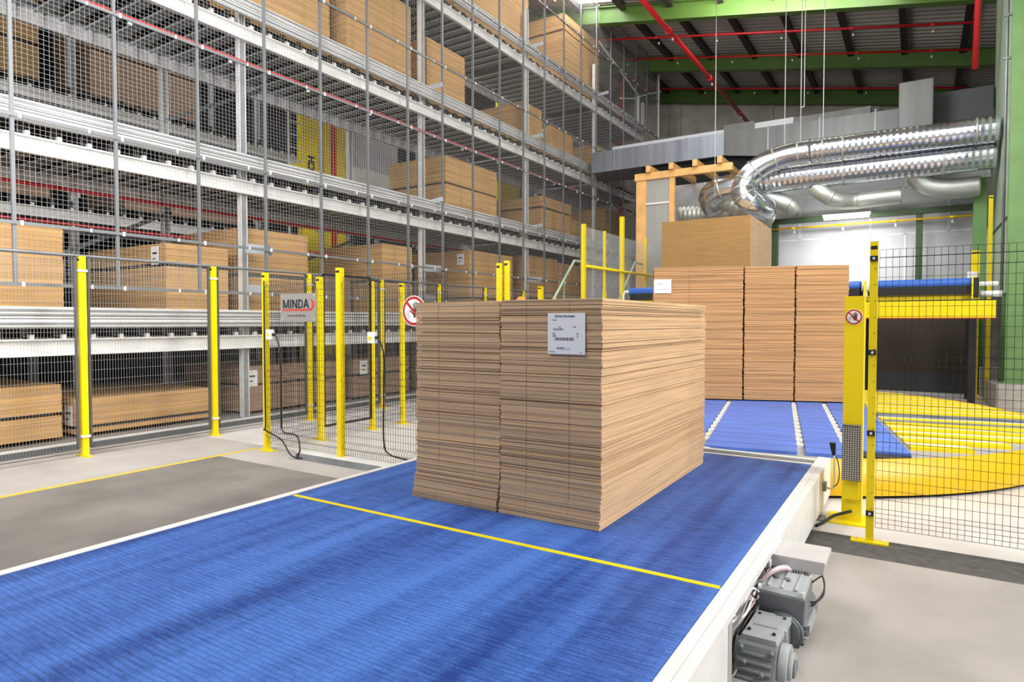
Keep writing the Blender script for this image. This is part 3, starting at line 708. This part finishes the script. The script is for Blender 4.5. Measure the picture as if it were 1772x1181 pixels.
# ---------------------------------------------------------------- light curtain column at the conveyor end
ccx = -.422
lc = thing('guard_column', (ccx, 5.78, 0), 'yellow light curtain column with a no hands sign and perforated cover', 'column')
b = mb('yellow').box(-.492, -.352, 5.71, 5.85, 0.012, 1.80); b.m('black').cyl((-.45, 5.705, .30), (-.45, 5.712, .30), .004, 8).cyl((-.40, 5.705, .30), (-.40, 5.712, .30), .004, 8); b.build('column_body', lc, bevel=.006)
mb('yellow').box(-.60, -.30, 5.62, 5.94, 0, .014).build('base_plate', lc)
b = mb('perforated').box(-.485, -.362, 5.60, 5.61, .36, .79).box(-.362, -.355, 5.60, 5.71, .36, .79).box(-.485, -.362, 5.60, 5.71, .785, .79); b.build('perforated_cover', lc)
b = mb('yellow').box(-.48, -.37, 5.66, 5.71, .20, .36); b.build('sensor_housing', lc)
mb('black').tube(smooth_path([(-.42, 5.69, .10), (-.47, 5.66, .085), (-.54, 5.62, .06), (-.60, 5.55, .02), (-.64, 5.45, .012)], 5), .012, 8).build('cable', lc)

def no_hand_sign(parent, cx, y, cz, r, name='warning_sign'):
    """round no hands symbol facing the camera side (-y)"""
    def disc(b, r0, yy, n=40): b.rings([[(cx + r0 * math.cos(2 * math.pi * k / n), yy, cz + r0 * math.sin(2 * math.pi * k / n)) for k in range(n)], [(cx + r0 * math.cos(2 * math.pi * k / n), yy - .002, cz + r0 * math.sin(2 * math.pi * k / n)) for k in range(n)]])
    b = MB().m('paper'); disc(b, r, y); b.m('sign_red'); disc(b, r * .94, y - .002); b.m('paper'); disc(b, r * .76, y - .004)
    pl_ = b.build(name, parent)
    y2 = y - .0065
    h = MB().m('ink')
    def poly(pts, dy=.0015): h.rings([[(cx + r * px, y2, cz + r * pz) for px, pz in pts], [(cx + r * px, y2 - dy, cz + r * pz) for px, pz in pts]])
    poly([(.02, -.42), (.30, -.42), (.38, -.05), (.34, .08), (.02, .10), (-.02, -.08)])
    for (x0_, z0_, x1_, z1_, w_) in ((.06, .05, -.02, .46, .07), (.15, .08, .12, .58, .07), (.24, .08, .27, .55, .07), (.32, .05, .40, .42, .065), (.06, -.25, -.30, .02, .075)):
        dx, dz = x1_ - x0_, z1_ - z0_; L_ = math.hypot(dx, dz); nx, nz = -dz / L_ * w_ / 2, dx / L_ * w_ / 2
        poly([(x0_ - nx, z0_ - nz), (x1_ - nx, z1_ - nz), (x1_ + dx / L_ * .03, z1_ + dz / L_ * .03), (x1_ + nx, z1_ + nz), (x0_ + nx, z0_ + nz)])
    h.m('grey_sign')
    for rr in (.16, .24, .33):
        for k in range(5):
            a0 = R(140 + k * 22); a1 = R(140 + k * 22 + 18)
            poly([(-.22 + rr * math.cos(a0), -.22 + rr * math.sin(a0)), (-.22 + rr * math.cos(a1), -.22 + rr * math.sin(a1)), (-.22 + (rr + .02) * math.cos(a1), -.22 + (rr + .02) * math.sin(a1)), (-.22 + (rr + .02) * math.cos(a0), -.22 + (rr + .02) * math.sin(a0))])
    h.m('sign_red'); s_ = .58; y2 -= .002
    poly([(-s_ - .05, s_ - .07), (-s_ + .05, s_ + .07), (s_ + .05, -s_ + .07), (s_ - .05, -s_ - .07)])
    h.build('hand_symbol', pl_); return pl_
no_hand_sign(lc, -.425, 5.708, 1.637, .062)

# ================================================================ FENCES
def yfence_post(parent, x, y, h, w_=.06, holes=True, clamps=(), base=True, label=None):
    b = mb('yellow').box(x - w_ / 2, x + w_ / 2, y - w_ / 2, y + w_ / 2, 0, h)
    b.m('black').box(x - w_ / 2 + .004, x + w_ / 2 - .004, y - w_ / 2 - .002, y + w_ / 2 + .002, h - .055, h - .03)
    b.m('black').box(x - w_ / 2, x + w_ / 2, y - w_ / 2, y + w_ / 2, h, h + .002)
    if holes:
        z = .25
        while z < h - .1: b.box(x + .008, x + .014, y - w_ / 2 - .0015, y - w_ / 2, z, z + .006).box(x + w_ / 2, x + w_ / 2 + .0015, y - .004, y + .004, z + .05, z + .058); z += .115
    t = b.build('fence_post', parent, origin=(x, y, 0))
    if base:
        p = mb('yellow').box(x - .12, x + .12, y - .045, y + .045, 0, .012)
        p.m('steel').cyl((x - .09, y, .012), (x - .09, y, .03), .01, 8).cyl((x + .09, y, .012), (x + .09, y, .03), .01, 8); p.build('foot_plate', t)
    for z in clamps:
        mb('steel').box(x - w_ / 2 - .012, x + w_ / 2 + .012, y - w_ / 2 - .012, y + w_ / 2 + .012, z - .013, z + .013).build('clamp', t)
    if label: tag(t, label, 'post'); t.name = 'guard_post'
    return t
def mesh_panel(p0, p1, z0, z1, pv, phz, r, m, vb=(), frame=None, off=.03):
    """welded mesh between two floor points; vb = heights of the stiffening V bends"""
    p0 = Vector((*p0, 0)); p1 = Vector((*p1, 0)); L_ = (p1 - p0).length; t = (p1 - p0) / L_; nrm = Vector((t.y, -t.x, 0))
    b = MB().m(m)
    zs = sorted([z0, z1] + [q for v in vb for q in (v - .035, v, v + .035)])
    def off_at(z): return off if any(abs(z - v) < .01 for v in vb) else 0
    n_ = int(L_ / pv)
    for k in range(n_ + 1):
        q = p0 + t * (k * L_ / n_)
        for a, c_ in zip(zs[:-1], zs[1:]): b.wire(q + Vector((0, 0, a)) + nrm * off_at(a), q + Vector((0, 0, c_)) + nrm * off_at(c_), r)
    z = z0; hs = []
    while z < z1: hs.append(z); z += phz
    hs.append(z1)
    for v in vb: hs += [v - .035, v + .035]
    for z in hs: b.wire(p0 + Vector((0, 0, z)), p1 + Vector((0, 0, z)), r)
    return b
def frame_bars(b, p0, p1, z0, z1, s_):
    a = lambda p, z: (p[0], p[1], z)
    b.bar(a(p0, z0), a(p0, z1), s_).bar(a(p1, z0), a(p1, z1), s_).bar(a(p0, z0), a(p1, z0), s_).bar(a(p0, z1), a(p1, z1), s_); return b
# left fence along the rack
XL = -8.35
fl = thing('safety_fence', (XL, 10, 0), 'long grey wire fence with yellow posts running before the storage rack', 'fence')
for k in range(9): yfence_post(fl, XL, 3.70 + 1.67 * k, 2.37, .07, clamps=(2.2, .24), holes=False)
for k in range(-1, 9):
    y = 3.70 + 1.67 * k
    t = mesh_panel((XL, y + .07), (XL, y + 1.60), .1, 2.37, .032, .115, .0015, 'wire').build('wire_panel', fl)
    frame_bars(mb('steel_dark'), (XL, y + .07), (XL, y + 1.60), .1, 2.37, .025).build('panel_frame', t)
    mb('steel_dull').box(XL - .02, XL + .02, y, y + 1.67, 2.37, 2.39).build('top_rail', t)
# steel floor rail along the rack
tag(mb('steel').box(-9.12, -8.98, 0, 26, 0, .06).m('steel_dark').box(-9.0, -8.97, 0, 26, 0, .05).build('floor_rail', origin=(-9.05, 13, 0)), 'long galvanised rail lying on the floor before the rack', 'rail')
tag(mb('black').box(-8.66, -8.64, 0, 26, 0, .004).build('floor_joint', origin=(-8.65, 13, 0)), 'thin dark joint line in the floor before the fence', 'floor joint')
# safety fence left of the conveyor
fs = thing('safety_fence', (-5.4, 5.05, 0), 'black wire fence crossing the floor left of the blue conveyor, carrying two signs', 'fence')
fg = thing('safety_fence', (-6.8, 8, 0), 'black wire fence with a gate running away behind the sign fence', 'fence')
yfence_post(fs, -6.8, 5.07, 2.2); yfence_post(fs, -5.46, 5.04, 2.2, .065)
yfence_post(fs, -4.06, 6.15, 2.27, .05); yfence_post(fs, -4.00, 6.22, 2.30, .05)
yfence_post(fg, -6.8, 5.92, 2.2, .07); yfence_post(fg, -6.83, 6.92, 2.2); yfence_post(fg, -6.8, 7.55, 2.2)
yfence_post(fg, -6.8, 11.9, 2.35, .09); yfence_post(fg, -6.8, 15.2, 2.35, .09)
def dark_panel(par, p0, p1, z0=.1, z1=2.1, vb=(.2, .95, 2.0), m='wire_black', pv=.035, ph_=.075, frame=0., name='wire_panel'):
    t = mesh_panel(p0, p1, z0, z1, pv, ph_, .0019, m, vb).build(name, par)
    if frame: frame_bars(mb('black'), p0, p1, z0 + .02, z1, frame).build('gate_frame', t)
    return t
dark_panel(fs, (-6.76, 5.05), (-5.5, 5.05)); dark_panel(fs, (-5.42, 5.05), (-3.95, 5.05))
dark_panel(fg, (-6.8, 5.98), (-6.8, 6.86), .16, 2.24, vb=(), frame=.025, name='gate_leaf')
dark_panel(fg, (-6.8, 5.12), (-6.8, 5.86)); dark_panel(fg, (-6.8, 6.97), (-6.8, 9.9)); dark_panel(fg, (-6.8, 10.0), (-6.8, 11.8))
# name board
sg = thing('name_board', (-6.13, 5.01, 1.6), 'grey board with black lettering and red swoosh on the fence', 'sign')
b = mb('grey_sign').box(-6.44, -5.82, 5.012, 5.018, 1.60, 1.93); b.m('steel')
for (x, z) in ((-6.41, 1.9), (-5.85, 1.9), (-6.41, 1.63), (-5.85, 1.63)): b.cyl((x, 5.008, z), (x, 5.012, z), .007, 8)
b.build('board', sg)
lt = MB().m('ink')
def stroke(pts, w_):
    pts = [Vector((p[0], 0, p[1])) for p in pts]
    for a, c_ in zip(pts[:-1], pts[1:]):
        t = (c_ - a).normalized(); n_ = Vector((-t.z, 0, t.x)) * w_ / 2; e_ = t * w_ * .0
        q = [a - n_ - e_, c_ - n_ + e_, c_ + n_ + e_, a + n_ - e_]
        lt.rings([[(v.x, 5.0115, v.z) for v in q], [(v.x, 5.009, v.z) for v in q]])
X0, Z0, HH, SW = -6.395, 1.755, .105, .022
stroke([(X0 + .011, Z0), (X0 + .011, Z0 + HH)], SW); stroke([(X0 + .099, Z0), (X0 + .099, Z0 + HH)], SW)
stroke([(X0 + .014, Z0 + HH - .004), (X0 + .055, Z0 + .006)], SW * .8); stroke([(X0 + .055, Z0 + .006), (X0 + .096, Z0 + HH - .004)], SW * .8)
stroke([(X0 + .137, Z0), (X0 + .137, Z0 + HH)], SW)
stroke([(X0 + .175, Z0), (X0 + .175, Z0 + HH)], SW); stroke([(X0 + .243, Z0), (X0 + .243, Z0 + HH)], SW); stroke([(X0 + .176, Z0 + HH - .006), (X0 + .242, Z0 + .006)], SW)
stroke([(X0 + .281, Z0), (X0 + .281, Z0 + HH)], SW)
stroke([(X0 + .281, Z0 + HH - .009), (X0 + .315, Z0 + HH - .009), (X0 + .337, Z0 + HH - .022), (X0 + .344, Z0 + HH * .5), (X0 + .337, Z0 + .022), (X0 + .315, Z0 + .009), (X0 + .281, Z0 + .009)], .018)
stroke([(X0 + .368, Z0), (X0 + .408, Z0 + HH)], SW); stroke([(X0 + .408, Z0 + HH), (X0 + .448, Z0)], SW); stroke([(X0 + .382, Z0 + .034), (X0 + .434, Z0 + .034)], .016)
lt.build('lettering', sg)
text('lettering', 'www.minda.de', .046, (-6.16, 5.010, 1.672), TR, 'ink', sg, sx=1.15)
sw = mb('logo_red'); pts = [(-6.405, 1.738), (-5.96, 1.738), (-5.905, 1.745), (-5.87, 1.775), (-5.865, 1.81), (-5.88, 1.84), (-5.91, 1.86)]
ws = [.008, .009, .011, .014, .016, .013, .002]; P2 = smooth_path([(x, 0, z) for x, z in pts], 5); m_ = len(P2)
up_, dn_ = [], []
for i, p in enumerate(P2):
    t = (P2[min(i + 1, m_ - 1)] - P2[max(i - 1, 0)]).normalized(); nx, nz = -t.z, t.x
    fi = i / (m_ - 1) * (len(ws) - 1); k = min(int(fi), len(ws) - 2); wv = ws[k] + (ws[k + 1] - ws[k]) * (fi - k)
    up_.append((p.x + nx * wv, p.z + nz * wv)); dn_.append((p.x - nx * wv, p.z - nz * wv))
for i in range(m_ - 1):
    sw.rings([[(x, 5.011, z) for x, z in (up_[i], up_[i + 1], dn_[i + 1], dn_[i])], [(x, 5.0085, z) for x, z in (up_[i], up_[i + 1], dn_[i + 1], dn_[i])]])
sw.build('logo_swoosh', sg)
ns = thing('warning_sign', (-4.37, 5.03, 1.71), 'round red and white no hands sign half hidden by the front load', 'sign')
no_hand_sign(ns, -4.37, 5.03, 1.71, .158, 'sign_plate')
# switch boxes with cables
def switch(label, x, y, z, cab):
    t = thing('door_switch', (x, y, z), label, 'switch')
    b = mb('paper').box(x - .05, x + .05, y - .04, y - .0, z - .06, z + .06); b.m('yellow').cyl((x - .015, y - .045, z - .005), (x - .015, y - .04, z - .005), .022, 12); b.build('switch_box', t)
    mb('black').cyl((x + .05, y - .02, z), (x + .09, y - .02, z), .016, 10).build('plug', t)
    mb('black').tube(smooth_path([(x + .09, y - .02, z)] + cab, 6), .009, 7).build('cable', t)
switch('white door switch with black cable beside the name board', -6.63, 5.02, 1.445, [(-6.48, 4.99, 1.38), (-6.42, 4.99, 1.15), (-6.42, 4.99, .5), (-6.38, 4.98, .29), (-6.10, 4.95, .27), (-6.02, 4.93, .12), (-6.05, 4.93, .03), (-5.8, 5.0, .03)])
switch('white door switch with black cable on the fence panel left of the round sign', -4.93, 5.02, 1.43, [(-4.79, 4.99, 1.36), (-4.75, 4.99, 1.2), (-4.76, 4.99, .8), (-4.76, 4.99, .32), (-4.68, 4.99, .2), (-4.45, 4.99, .17), (-4.15, 4.99, .13), (-3.95, 4.99, .10)])
tag(mb('black').tube(smooth_path([(-6.76, 5.02, 2.1), (-6.765, 5.02, 1.2), (-6.76, 5.02, .35), (-6.72, 4.98, .28), (-6.35, 4.93, .2), (-6.15, 4.9, .05), (-6.0, 4.93, .02), (-5.8, 4.98, .03)], 6), .009, 7).build('cable', origin=(-6.5, 5, 0)), 'black cable running down the left end post to the cable duct', 'cable')
cd = mb('steel_dull').box(-6.1, -3.85, 4.93, 5.17, 0, .075); cd.m('white_paint').box(-6.1, -3.85, 4.93, 5.17, .075, .08)
tag(cd.build('cable_duct', origin=(-5, 5.05, 0)), 'flat steel cable duct on the floor under the fence', 'cable duct')
# beacon
bc = thing('signal_beacon', (-4.9, 8.0, 0), 'orange signal beacon peeking over the front load', 'beacon')
mb('yellow').box(-4.93, -4.87, 7.97, 8.03, 0, 1.84).build('pole', bc)
bb = mb('orange'); bb.tube([(-4.9, 8, 1.84), (-4.9, 8, 1.92), (-4.9, 8, 1.95), (-4.9, 8, 1.965)], [.075, .075, .06, .03], 16); bb.build('lens', bc)
# right hand fence
fr_ = thing('safety_fence', (.8, 5.27, 0), 'black wire fence with a slotted yellow post at the right edge', 'fence')
po = yfence_post(fr_, -.27, 5.28, 2.17, .05)
dark_panel(fr_, (-.235, 5.26), (1.95, 5.26), .12, 2.11, vb=(2.02, 1.32, .19), pv=.040, ph_=.069)
for k, z in enumerate((2.05, 1.38, .80, .22)):
    mb('black').box(-.295, -.245, 5.235, 5.253, z - .018, z + .018).m('steel').cyl((-.27, 5.225, z), (-.27, 5.235, z), .009, 8).build('mesh_clamp', po)

# ================================================================ STACKER CRANE in the aisle
cr = thing('stacker_crane', (-13.4, 12, 0), 'yellow stacker crane mast with a red stripe in the rack aisle', 'crane')
b = mb('yellow').box(-13.6, -13.45, 11.15, 12.72, .3, 11.2); b.box(-13.44, -13.40, 11.15, 11.65, .3, 11.2)
b.m('red_paint').box(-13.45, -13.44, 12.12, 12.20, .3, 11.2).box(-13.45, -13.44, 12.23, 12.32, .3, 11.2)
b.m('dark_grey').box(-13.45, -13.44, 11.83, 11.86, .3, 11.2); b.build('mast', cr)
text('lettering', 'CH', .27, (-13.395, 11.43, 5.72), (R(90), R(-90), R(90)), 'ink', cr, bold=.018)
lad = mb('steel').box(-13.45, -13.41, 10.72, 10.76, 1, 11)
for k in range(30): lad.box(-13.44, -13.42, 10.76, 11.15, 1.2 + k * .32, 1.225 + k * .32)
lad.build('ladder', cr)
b = mb('yellow').box(-13.5, -13.4, 10.75, 11.15, 5.2, 5.6).box(-13.5, -13.3, 14.9, 15.5, 6.15, 6.3).box(-13.5, -13.3, 12.7, 15.5, 3.45, 3.7); b.build('fork_arm', cr)
b = mb('panel_white').box(-13.7, -13.3, 12.85, 14.6, 5.9, 6.9); b.m('white_paint').box(-13.7, -13.28, 12.85, 14.6, 5.0, 5.9); b.build('control_cabinet', cr); mb('steel_blue').box(-13.7, -13.29, 8.7, 9.8, 1.0, 1.9).build('motor_housing', cr)
b = mb('yellow').box(-13.5, -13.4, 20.2, 21.8, .3, 11.2); b.build('second_mast', cr)

# ================================================================ DUCTWORK
def duct(label, pts, r, m='zinc', ribs=True, bends=(), name='ventilation_duct', sub=8, seg=.06, parent=None):
    P = smooth_path(pts, sub) if len(pts) > 2 else [Vector(p) for p in pts]
    # resample at fixed spacing, adding shallow spiral ribs
    out = [P[0]]; d = 0
    for a, b_ in zip(P[:-1], P[1:]):
        L_ = (b_ - a).length; k = max(1, int(L_ / seg)); out += [a.lerp(b_, (i + 1) / k) for i in range(k)]
    rr = [r * (1.0 + (.03 if (i % 2 and ribs) else 0)) for i in range(len(out))]
    b = MB().m(m).tube(out, rr, 44, smooth=not ribs)
    for i in bends:
        j = int(i * (len(out) - 2)); t = (out[j + 1] - out[j]).normalized(); b.m('zinc_matt').tube([out[j] - t * .02, out[j] + t * .02], r * 1.06, 28)
    if parent: return b.build(name, parent)
    c_ = sum(out, Vector()) / len(out)
    return tag(b.build(name, origin=tuple(c_)), label, 'duct')
du = duct('upper bright spiral duct crossing to the green column', [(1.33, 16.5, 5.545), (-2.15, 16.5, 5.58)], .26, bends=(.12, .83, .96))
duct('', [(-2.17, 16.5, 5.58), (-2.65, 16.5, 5.56), (-3.15, 16.45, 5.42), (-3.52, 16.4, 5.16), (-3.66, 16.35, 4.85), (-3.58, 16.3, 4.6), (-3.38, 16.45, 4.44), (-3.2, 16.8, 4.36)], .27, ribs=False, bends=(.1, .25, .4, .52, .62, .72, .82), sub=5, seg=.2, name='elbow', parent=du)
dl = duct('lower bright spiral duct crossing behind the upper one', [(1.33, 16.95, 5.13), (-3.4, 16.95, 5.10)], .30, bends=(.2, .62, .95))
duct('', [(-3.4, 16.95, 5.10), (-3.95, 16.95, 5.06), (-4.4, 17.0, 5.0), (-4.66, 17.15, 4.85), (-4.6, 17.4, 4.6)], .32, ribs=False, bends=(.25, .5), sub=4, seg=.2, name='elbow', parent=dl)
duct('dull green grey duct dropping slantwise behind the ribbed elbow', [(-4.5, 17.3, 4.85), (-4.0, 17.2, 4.6), (-3.5, 17.2, 4.35), (-3.2, 17.4, 4.2)], .24, 'zinc_matt', bends=(.5,))
duct('short dull duct with rounded lower end under the bright ducts', [(-3.55, 17.2, 4.95), (-3.1, 17.15, 4.68), (-2.75, 17.15, 4.5), (-2.6, 17.25, 4.35)], .20, 'zinc_matt', ribs=False, bends=(.7,))
duct('level dull spiral duct low behind the upright slab load', [(-5.6, 17.6, 4.55), (-3.2, 17.6, 4.5)], .25, 'zinc_matt', bends=(.6,))
duct('small bent duct with dark straight end below the lower spiral duct', [(-2.15, 17.0, 4.85), (-1.9, 17.0, 4.62), (-1.65, 17.1, 4.48), (-1.35, 17.3, 4.47), (-1.0, 17.3, 4.48), (-.35, 17.3, 4.5)], .19, 'zinc_matt', ribs=False, bends=(.3, .7))
duct('arched dull duct above the small green post', [(-.1, 17.3, 4.95), (.15, 17.3, 4.66), (.55, 17.3, 4.55), (1.1, 17.3, 4.55)], .22, 'zinc_matt', ribs=False)
def hang(x, y, z0, lab, dbl=False):
    b = mb('steel').tube([(x, y, z0), (x, y, roofz(x) - .3)], .008, 6)
    if dbl: b.tube([(x + .07, y, z0 + .8), (x + .07, y, roofz(x) - .3)], .008, 6).tube([(x, y, z0 + .8), (x + .07, y, z0 + .8)], .01, 6)
    tag(b.build('hanger_rod', origin=(x, y, z0)), lab, 'rod')
hang(-2.4, 16.5, 5.84, 'double steel hanger rod holding the upper spiral duct', True)
hang(-2.75, 16.5, 5.84, 'thin hanger rod left of the double one on the upper duct')
hang(-1.92, 16.5, 5.84, 'thin hanger rod right of the double one on the upper duct')
hang(-4.3, 16.2, 4.7, 'thin rod hanging down left of the bright ducts')
# rectangular duct box behind
rd = thing('rectangular_duct', (-3.2, 19.6, 6.2), 'large rectangular sheet metal duct below the roof', 'duct')
b = mb('zinc_sheet').box(-9.0, -4.82, 19.05, 20.6, 6.40, 7.05)
b.m('sheet_grey').hexa([(-4.82, 19.05, 6.40), (-.4, 19.05, 5.75), (-.4, 20.6, 5.75), (-4.82, 20.6, 6.40), (-4.82, 19.05, 7.05), (-.4, 19.05, 6.98), (-.4, 20.6, 6.98), (-4.82, 20.6, 7.05)])
b.m('steel_dull')
for x in (-8.2, -7.0, -5.9, -4.82, -3.6, -2.3, -1.0): b.box(x - .02, x + .02, 19.02, 19.06, 5.9 if x > -4 else 6.40, 7.06)
b.build('duct_body', rd)
b = mb('panel_white').box(-9.0, -5.2, 20.7, 21.2, 7.05, 7.62); b.m('sheet_grey').box(-5.2, -4.3, 20.62, 21.2, 7.05, 7.72); b.m('panel_white').box(-4.3, -3.2, 20.66, 21.2, 7.05, 7.66); b.m('sheet_grey').box(-3.2, -1.2, 20.6, 21.2, 6.98, 7.62)
tag(b.build('duct_section', origin=(-4, 21, 7.3)), 'pale upper duct section lying behind the large rectangular duct', 'duct')
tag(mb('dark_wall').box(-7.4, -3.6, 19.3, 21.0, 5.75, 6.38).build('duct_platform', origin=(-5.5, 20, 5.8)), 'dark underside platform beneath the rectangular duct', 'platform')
tag(mb('sheet_grey').box(-.45, .22, 17.2, 17.5, 5.44, 7.04).build('metal_housing', origin=(0, 17.6, 5.5), bevel=.02), 'upright grey sheet metal housing behind the upper duct', 'housing')
tag(mb('dark_grey').box(.22, 1.35, 18.0, 18.3, 5.56, 6.9).build('metal_housing', origin=(.8, 18.1, 5.56)), 'dark grey housing between the metal box and the green cladding', 'housing')

# ---------------------------------------------------------------- timber framed booth
tf = thing('timber_frame', (-5.2, 16.6, 0), 'pale timber frame with clear sheeting behind the fence platform', 'frame')
for (x0, x1, y0) in ((-6.47, -6.19, 16.5), (-5.56, -5.42, 16.5)):
    mb('timber').box(x0, x1, y0, y0 + .1, 0, 5.42).build('timber_post', tf)
mb('timber').box(-6.5, -3.95, 16.46, 16.6, 5.38, 5.56).build('top_beam', tf)
for k in range(4): mb('timber').box(-6.15 + k * .62, -6.03 + k * .62, 16.35, 18.4, 5.56, 5.72).build('rafter', tf)
b = mb('film').box(-6.19, -5.56, 16.53, 16.54, 1.5, 5.38); b.build('clear_sheet', tf)
mb('white_paint').box(-6.19, -5.56, 16.50, 16.53, 4.72, 4.76).build('cross_bar', tf)

# ---------------------------------------------------------------- platform fence behind the turntable's left
pf = thing('platform_railing', (-5.6, 14, 0), 'yellow platform railing with clear panels left of the upright slab load', 'railing')
XP = -5.88
def yp(y, w_, zt, zb=0.0): mb('yellow').box(XP - w_ / 2, XP + w_ / 2, y - w_ / 2, y + w_ / 2, zb, zt).build('railing_post', pf)
yp(12.08, .078, 3.62); yp(13.13, .05, 3.60); yp(14.12, .09, 4.05); yp(15.65, .05, 3.72)
mb('yellow').tube([(XP + .06, 12.12, 2.755), (XP + .06, 15.95, 2.775)], .03, 10).build('hand_rail', pf)
for ya, yb in ((12.12, 13.1), (13.16, 14.07), (14.17, 15.62), (15.68, 16.4)):
    mb('clear_sheet').box(XP - .005, XP, ya, yb, 1.9, 3.58).build('clear_panel', pf)
b = mb('green_pale').tube([(-6.5, 10.9, 1.13), (-6.5, 12.88, 2.96), (-6.5, 13.6, 2.96)], .03, 8); b.bar((-6.5, 12.4, .0), (-6.5, 12.4, 2.5), .03); b.build('stair_rail', pf)
b = mb('green_pale').tube([(-6.1, 13.9, 1.6), (-6.1, 15.5, 3.1), (-6.1, 16.0, 3.1)], .03, 8); b.bar((-6.1, 15.07, .0), (-6.1, 15.07, 2.68), .03); b.build('stair_rail', pf)
mb('white_paint').tube([(-5.5, 13.3, 0), (-5.5, 13.3, 2.2), (-5.45, 13.3, 2.26), (-5.38, 13.3, 2.26)], .03, 8).build('white_bracket', pf)

# ---------------------------------------------------------------- things near the big column
tag(mb('lattice').box(-.95, 1.12, 17.3, 17.38, .0, 1.95).m('dark_grey').box(-.95, 1.12, 17.29, 17.3, 0, .45).build('dark_screen', origin=(0, 17.3, 0)), 'dark finely perforated screen under the yellow lift beam', 'screen')
yfence_post(None, .98, 16.2, 3.05, .14, holes=False, label='thick yellow post rising behind the drive end of the transfer conveyor')
yfence_post(None, 1.19, 15.9, 4.1, .07, holes=False, label='slim tall yellow post before the green cladding')
tag(mb('paper').box(.84, 1.02, 16.05, 16.1, 2.35, 2.62).m('steel').box(.9, .96, 16.1, 16.14, 0, 2.4).build('sign_plate', origin=(.93, 16.1, 0)), 'small white plate on the thick yellow post', 'plate')
pipe('thin yellow pipe along the partition wall under the green beam', [(-3.3, 17.7, 3.98), (1.2, 17.7, 3.98)], .022, 'yellow_deep', joints=4, name='gas_pipe')
lf = thing('strip_light', (-1.45, 16.9, 4.05), 'glaring strip light before the white partition wall', 'lamp')
mb('white_paint').box(-1.95, -.95, 16.85, 16.97, 4.08, 4.13).build('lamp_housing', lf)
for hx in (-1.85, -1.05): mb('steel').bar((hx, 16.91, 4.12), (hx, 17.78, 4.2), .02).build('lamp_bracket', lf)
mb('lamp_tube').cyl((-1.92, 16.91, 4.04), (-.98, 16.91, 4.04), .035, 12).build('lamp_tube', lf)
l = bpy.data.lights.new('strip_light_glow', 'AREA'); l.shape = 'RECTANGLE'; l.size = 1.0; l.size_y = .2; l.energy = 42; l.color = (1, .98, .95)
lo = bpy.data.objects.new('strip_light_glow', l); col.objects.link(lo); lo.location = (-1.45, 17.0, 3.98); lo.rotation_euler = (R(35), 0, 0)
